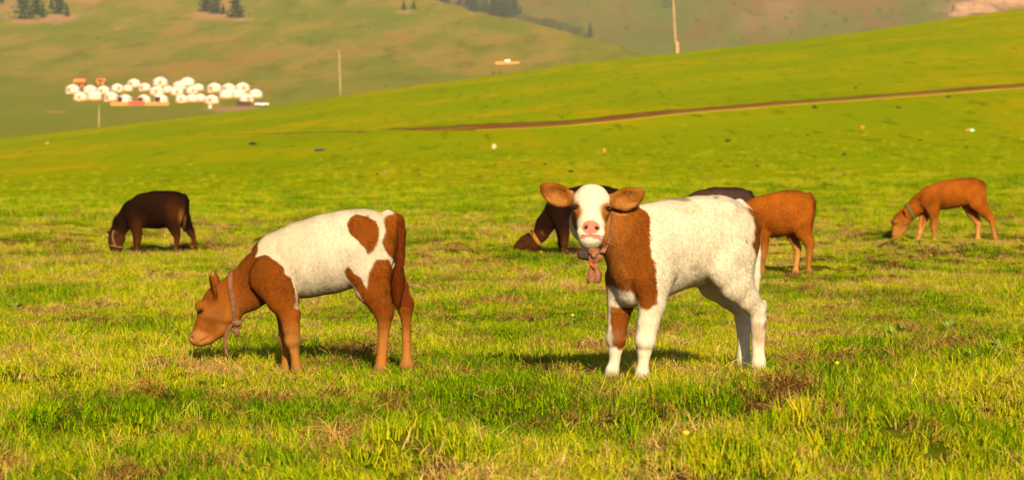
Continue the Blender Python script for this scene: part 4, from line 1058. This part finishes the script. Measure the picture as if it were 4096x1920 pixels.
for k in range(26):
    u = random.uniform(2520, 4050); v = random.uniform(0, np.interp(u, CREST_U, CREST_Y) - 12)
    if v > 0: tree(u, v, random.uniform(8, 20), 'bush', 'small bush dotting the far brownish hill', 'bushes on the far hill', back_pt)

# rocky shoulder beyond the meadow's highest point
ROCK = plain('pink_rock', (0.27, 0.15, 0.085), 0.95, 0.1, 0.35, 0.25, 0.4)
for (px, py, rx, rz, sd, lb) in ((3890, 58, 26, 10, 1, 'low pinkish rock at the near end of the rocky shoulder'), (4010, 40, 34, 18, 2, 'broad pinkish rock outcrop above the meadow crest')):
    p = back_pt(px, py); o = lump('rock_outcrop', p, 1.0, (rx, rx * .6, rz), ROCK, None, sd, .45); tag(o, lb, 'rock')

# ------------------------------------------------------------------ utility poles
POLEM = plain('pole_wood', (0.30, 0.21, 0.10), 0.9, 0.1, 0.25, 1.5); STUBM = plain('pole_stub', (0.36, 0.23, 0.13), 0.9, 0.1, 0.15, 1.5); CERAM = plain('ceramic', (0.7, 0.7, 0.66), 0.3, 0.5, 0.05)
def pole(px, py, hpx, d, label, tilt=0.0, stub=0.0):
    b = at(px, py, d); b[2] = max(b[2], float(meadow_h(b[0], d)) if d < 329 else b[2]); h = hpx * d / F
    r = 0.20
    t = empty('utility_pole', b); t.rotation_euler = (0, tilt, 0)
    inst('shaft', data(lathe([(r, -3.0), (r * .95, .3 * h), (r * .62, h)], 12), 'shaft', POLEM, True), t)
    if not stub: return tag(t, label, 'utility pole') and inst('cap', data(lathe([(r * .66, h), (r * .5, h + .12), (.02, h + .2)], 10), 'cap', GREY), t)
    ca = inst('crossarm', data(boxes([(-.75, .75, -.07, .07, h - .75, h - .60)]), 'crossarm', POLEM), t)
    for x in (-.62, .62): 
        o = inst('insulator', data(lathe([(.05, 0), (.08, .05), (.05, .12), (.07, .16), (.03, .2)], 10), 'insulator', CERAM), ca); o.location = (x, 0, h - .60)
    if stub: inst('stub', data(boxes([(-.05, .40, -.45, -.10, -2, stub * d / F)]), 'stub', STUBM), t)
    tag(t, label, 'utility pole')
pole(2703, 214, 250, 326, 'tall wooden pole with a pale stub at its foot on the meadow crest', -0.055, 46)
pole(1363, 392, 186, 470, 'plain wooden pole rising from behind the middle of the crest', -0.03)
pole(397, 520, 94, 520, 'short thin pole standing below the ger camp', 0.01)

# ------------------------------------------------------------------ litter and dung on the meadow
DUNG = plain('dung', (0.045, 0.030, 0.015), 0.95, 0.1, 0.4, 30); 
def clod(px, py, w, h, mat, name, label, cat, group=None):
    p = ground_at(px, py); s = p[1] / F
    o = lump(name, p + np.array([0, 0, h * s * .3]), 1.0, (w * s / 2, w * s / 2 * .8, h * s / 2), mat, None, int(px), .22)
    tag(o, label, cat, group)
for i, a in enumerate(((2285, 690, 22, 12), (2110, 700, 14, 8), (2910, 567, 20, 12), (3375, 623, 16, 12), (3230, 544, 12, 8), (3865, 596, 12, 10), (3257, 433, 20, 12), (3590, 433, 18, 10), (3790, 392, 16, 10), (3420, 355, 12, 8), (1010, 580, 26, 12), (3028, 666, 16, 8), (3680, 565, 16, 6), (3000, 613, 12, 7), (2180, 662, 12, 7), (1510, 700, 12, 7))):
    clod(*a, DUNG, 'dung_clod', 'small dark dung clod lying on the smooth green meadow', 'dung', 'dung clods on the meadow')
clod(1280, 606, 40, 12, plain('dark_stone', (.05, .05, .06), .8, .2, .3, 20), 'stone', 'long flat dark stone on the open meadow', 'stone')
PAPER = plain('pale_litter', (.50, .38, .22), .7, .3, .1, 20); ORL = plain('orange_litter', (.42, .17, .02), .7, .3, .1, 20)
clod(1975, 596, 16, 22, PAPER, 'litter', 'pale crumpled litter standing up on the open meadow', 'litter')
clod(2415, 609, 16, 20, ORL, 'litter', 'orange litter beside a dark strip of meadow', 'litter')
clod(3449, 517, 16, 16, ORL, 'litter', 'orange litter on the slope below the dirt track', 'litter')
clod(3867, 527, 12, 14, ORL, 'litter', 'orange scrap next to a pale green scrap', 'litter')
clod(3886, 529, 22, 12, plain('green_litter', (.45, .62, .40), .6, .3, .1, 20), 'litter', 'pale green scrap next to an orange scrap', 'litter')
clod(190, 578, 14, 12, ORL, 'litter', 'orange litter on the meadow below the short pole', 'litter')

# ------------------------------------------------------------------ grass
def blade(r, x, y, h, lean, wid, an, curl):
    """tapered arching blade: 7 points"""
    d = np.array([math.cos(an), math.sin(an), 0]); ts = an + math.pi / 2 + r.normal() * .5; s = np.array([math.cos(ts), math.sin(ts), 0]) * wid / 2
    b = np.array([x, y, -0.008]); up = np.array([0, 0, h])
    m = b + up * .45 + d * lean * h * .16; n = b + up * (.80 - .5 * curl) + d * lean * h * .52; t = b + up * (1 - curl) + d * lean * h
    return [b - s, b + s, m + s * .9, m - s * .9, n + s * .6, n - s * .6, t]
def tuft(name, seed, n, rad_, hmin, hmax, lean, wid, mat, curl=.0):
    r = np.random.default_rng(seed); V_ = []; F_ = []; rn = []
    for i in range(n):
        a = r.uniform(0, 6.28); q = rad_ * math.sqrt(r.random()); k = len(V_)
        V_ += blade(r, q * math.cos(a), q * math.sin(a), r.uniform(hmin, hmax), abs(r.normal(lean, lean * .5)), wid * r.uniform(.7, 1.3), r.uniform(0, 6.28), r.uniform(0, curl))
        F_ += [(k, k + 1, k + 2, k + 3), (k + 3, k + 2, k + 4, k + 5), (k + 5, k + 4, k + 6)]; rn += [r.random()] * 7
    o = mesh_obj(name, V_, F_, mat, None, True, link=False); attr(o, 'rnd', rn); return o
def grass_mat(name, stops, patch):
    m = Mat(name, 0.75, 0.02)
    f = m.math('ADD', m.math('MULTIPLY', m.attr('rnd'), 0.6), m.math('MULTIPLY', m.attr('tint', 'INSTANCER'), 0.4))
    c = m.ramp(f, stops)
    tr = m.new('ShaderNodeBsdfTranslucent'); m.link(c, tr.inputs['Color']); mx = m.new('ShaderNodeMixShader'); mx.inputs[0].default_value = 0.25
    m.link(c, m.b.inputs['Base Color']); m.link(m.b.outputs[0], mx.inputs[1]); m.link(tr.outputs[0], mx.inputs[2])
    m.link(mx.outputs[0], m.n['Material Output'].inputs['Surface']); return m.m
GM = grass_mat('green_grass', [(0.14, (0.030, 0.085, 0.001)), (0.34, (0.130, 0.250, 0.001)), (0.56, (0.270, 0.350, 0.002)), (0.84, (0.50, 0.41, 0.012))], 0)
DM = grass_mat('dead_grass', [(0.1, (0.12, 0.045, 0.008)), (0.4, (0.32, 0.18, 0.04)), (0.7, (0.52, 0.34, 0.09)), (0.95, (0.66, 0.48, 0.17))], 0)
GREENS = [tuft('tuft', s, 44, .055, .016, .042, .6, .0028, GM, .25) for s in range(5)] + [tuft('tuft', 20 + s, 34, .05, .032, .075, .65, .0031, GM, .3) for s in range(3)]
DRYS = [tuft('dry_tuft', 40 + s, 40, .06, .020, .050, 1.2, .0027, DM, .6) for s in range(4)]

def instancer(name, protos, pts, rot, scl, idx, tint, label, cat):
    pc = bpy.data.collections.new(name + '_source')
    for p in protos: pc.objects.link(p)
    o = mesh_obj(name, pts, [], None, smooth_shade=False)
    attr(o, 'rot', rot, 'FLOAT_VECTOR'); attr(o, 'scl', scl); attr(o, 'idx', idx, 'INT'); attr(o, 'tint', tint)
    ng = bpy.data.node_groups.new(name, 'GeometryNodeTree')
    ng.interface.new_socket('Geometry', in_out='INPUT', socket_type='NodeSocketGeometry'); ng.interface.new_socket('Geometry', in_out='OUTPUT', socket_type='NodeSocketGeometry')
    N = ng.nodes; L = ng.links; gi = N.new('NodeGroupInput'); go = N.new('NodeGroupOutput'); ip = N.new('GeometryNodeInstanceOnPoints')
    ci = N.new('GeometryNodeCollectionInfo'); ci.inputs['Collection'].default_value = pc; ci.inputs['Separate Children'].default_value = True; ci.inputs['Reset Children'].default_value = True
    def na(nm, typ): a = N.new('GeometryNodeInputNamedAttribute'); a.data_type = typ; a.inputs['Name'].default_value = nm; return a.outputs['Attribute']
    L.new(gi.outputs[0], ip.inputs['Points']); L.new(ci.outputs[0], ip.inputs['Instance']); ip.inputs['Pick Instance'].default_value = True
    L.new(na('idx', 'INT'), ip.inputs['Instance Index']); L.new(na('rot', 'FLOAT_VECTOR'), ip.inputs['Rotation']); L.new(na('scl', 'FLOAT'), ip.inputs['Scale'])
    L.new(ip.outputs[0], go.inputs[0])
    md_ = o.modifiers.new('grow', 'NODES'); md_.node_group = ng
    return tag(o, label, cat, None, 'stuff')

def scatter(n_near):
    """points in the field of view, denser near by"""
    out = []
    for (d0, d1, dens) in ((5.6, 9.5, 420), (9.5, 14, 360), (14, 20, 210), (20, 30, 110), (30, 45, 48), (45, 70, 22), (70, 120, 7)):
        area = (d1 ** 2 - d0 ** 2) * .5 * .48 + (d1 - d0) * 4.8; n = int(area * dens * n_near)
        d = np.sqrt(RNG.uniform((d0 + 5) ** 2, (d1 + 5) ** 2, n)) - 5; x = RNG.uniform(-1, 1, n) * (.24 * d + 2.4)
        out.append(np.stack([x, d], -1))
    return np.concatenate(out)
G = scatter(1.0); gx, gy = G[:, 0], G[:, 1]
dry = dry_field(gx, gy)
lush = fbm2(gx / 1.3 + 5, gy / 1.9, 55, 3)
r_ = RNG.random(len(G))
is_dry = r_ < np.clip(dry * 0.88 + 0.12, 0, .96) * (1 - .8 * smooth((gy - 34) / 26))
gz = meadow_h(gx, gy)
far_s = 1 + smooth((gy - 16) / 40) * 1.1
tall = smooth((8.6 - gy) / 2.2) * 0.5 + np.exp(-(((gx - 1.15) / .5) ** 2 + ((gy - 7.6) / .6) ** 2)) * .5
bare_spot = ((dry > 0.9) & (RNG.random(len(G)) < 0.30)) | (RNG.random(len(G)) < smooth((gy - 40) / 75))
def put(mask, protos, long_from, name, label, cat, flat):
    n = mask.sum(); x, y, z = gx[mask], gy[mask], gz[mask]
    rot = np.stack([RNG.normal(0, flat, n), RNG.normal(0, flat, n), RNG.uniform(0, 6.28, n)], -1)
    scl = RNG.uniform(.7, 1.25, n) * far_s[mask] * (0.88 + 0.42 * np.clip((lush[mask] - .3) * 2.5, 0, 1))
    if long_from:
        pl = np.clip((lush[mask] - .52) * 2.2, 0, .45) + tall[mask] * .7
        idx = np.where(RNG.random(n) < pl, RNG.integers(long_from, len(protos), n), RNG.integers(0, long_from, n))
        scl *= 1 - .25 * np.clip(dry[mask], 0, 1)
    else: idx = RNG.integers(0, len(protos), n)
    tint = np.clip(fbm2(x / .7 + 2, y / 1.1, 58, 3) * 2.4 - .64 + RNG.normal(0, .16, n) + .10 * smooth((y - 10) / 12) - .16 * smooth((y - 26) / 24), 0, 1)
    return instancer(name, protos, np.stack([x, y, z], -1), rot, scl, idx, tint, label, cat)
put(~is_dry & ~bare_spot, GREENS, 5, 'grass', 'short green grass covering the meadow', 'grass', .16)
put(is_dry & ~bare_spot, DRYS, 0, 'dead_grass', 'straw-coloured dead grass in patches between the green', 'grass', .3)

# broad-leaved weeds in the turf
WEEDM = leaf_mat('weed_leaves', (0.17, 0.25, 0.035))
def weed(px, py, label, sc, seed):
    p = ground_at(px, py); r = np.random.default_rng(seed); w = empty('leafy_weed', p, r.uniform(0, 6)); tag(w, label, 'weed', 'broad-leaved weeds in the turf')
    for k in range(11):
        a = r.uniform(0, 6.28); L = r.uniform(.03, .06) * sc; e = r.uniform(.4, 1.2); d = np.array([math.cos(a) * math.cos(e), math.sin(a) * math.cos(e), math.sin(e)])
        s = np.array([-math.sin(a), math.cos(a), 0]) * L * .22; b = np.array([0, 0, .03 * sc]) + d * .02
        mesh_obj('leaf', [b, b + d * L * .5 + s, b + d * L, b + d * L * .5 - s + np.array([0, 0, .004])], [(0, 1, 2), (0, 2, 3)], WEEDM, w)
    inst('stem', data(lathe([(.003, -.03), (.002, .05 * sc)], 6), 'stem', WEEDM), w)
WL = 'grey-green broad-leaved weed growing in the short turf'
for i, (a, b) in enumerate(((3575, 1372), (3610, 1365), (3800, 1345), (3990, 1440), (3880, 1480), (1545, 1395), (1620, 1370), (60, 1255), (3760, 1010))): weed(a, b, WL, 1.05, i)
# scattered yellow flowers
FLM = plain('yellow_petals', (.75, .50, .02), .7, .2, .1, 20)
for (a, b) in ((3122, 1062), (3725, 1054), (3350, 1530), (2290, 1320), (2745, 1860)):
    p = ground_at(a, b); w = empty('yellow_flower', p); tag(w, 'tiny yellow flower standing in the short turf', 'flower', 'yellow flowers in the turf')
    inst('stem', data(lathe([(.002, -.02), (.0015, .075)], 6), 'stem', WEEDM), w)
    inst('blossom', data(lathe([(.002, .072), (.009, .078), (.012, .084), (.004, .088)], 9), 'blossom', FLM), w)

# ------------------------------------------------------------------ summer haze
hv, hf = boxm(-3600, 3600, -700, 3900, -10, 300)
haze = mesh_obj('haze', hv, hf, None, smooth_shade=False); hm = bpy.data.materials.new('haze_air'); hm.use_nodes = True
hn = hm.node_tree.nodes; hn.remove(hn['Principled BSDF']); pv = hn.new('ShaderNodeVolumePrincipled')
pv.inputs['Color'].default_value = (.95, .95, .93, 1); pv.inputs['Density'].default_value = 0.00007; pv.inputs['Anisotropy'].default_value = 0.0
hm.node_tree.links.new(pv.outputs[0], hn['Material Output'].inputs['Volume']); haze.data.materials.append(hm)
tag(haze, 'thin summer haze over the meadow and the hills', 'haze', None, 'stuff')
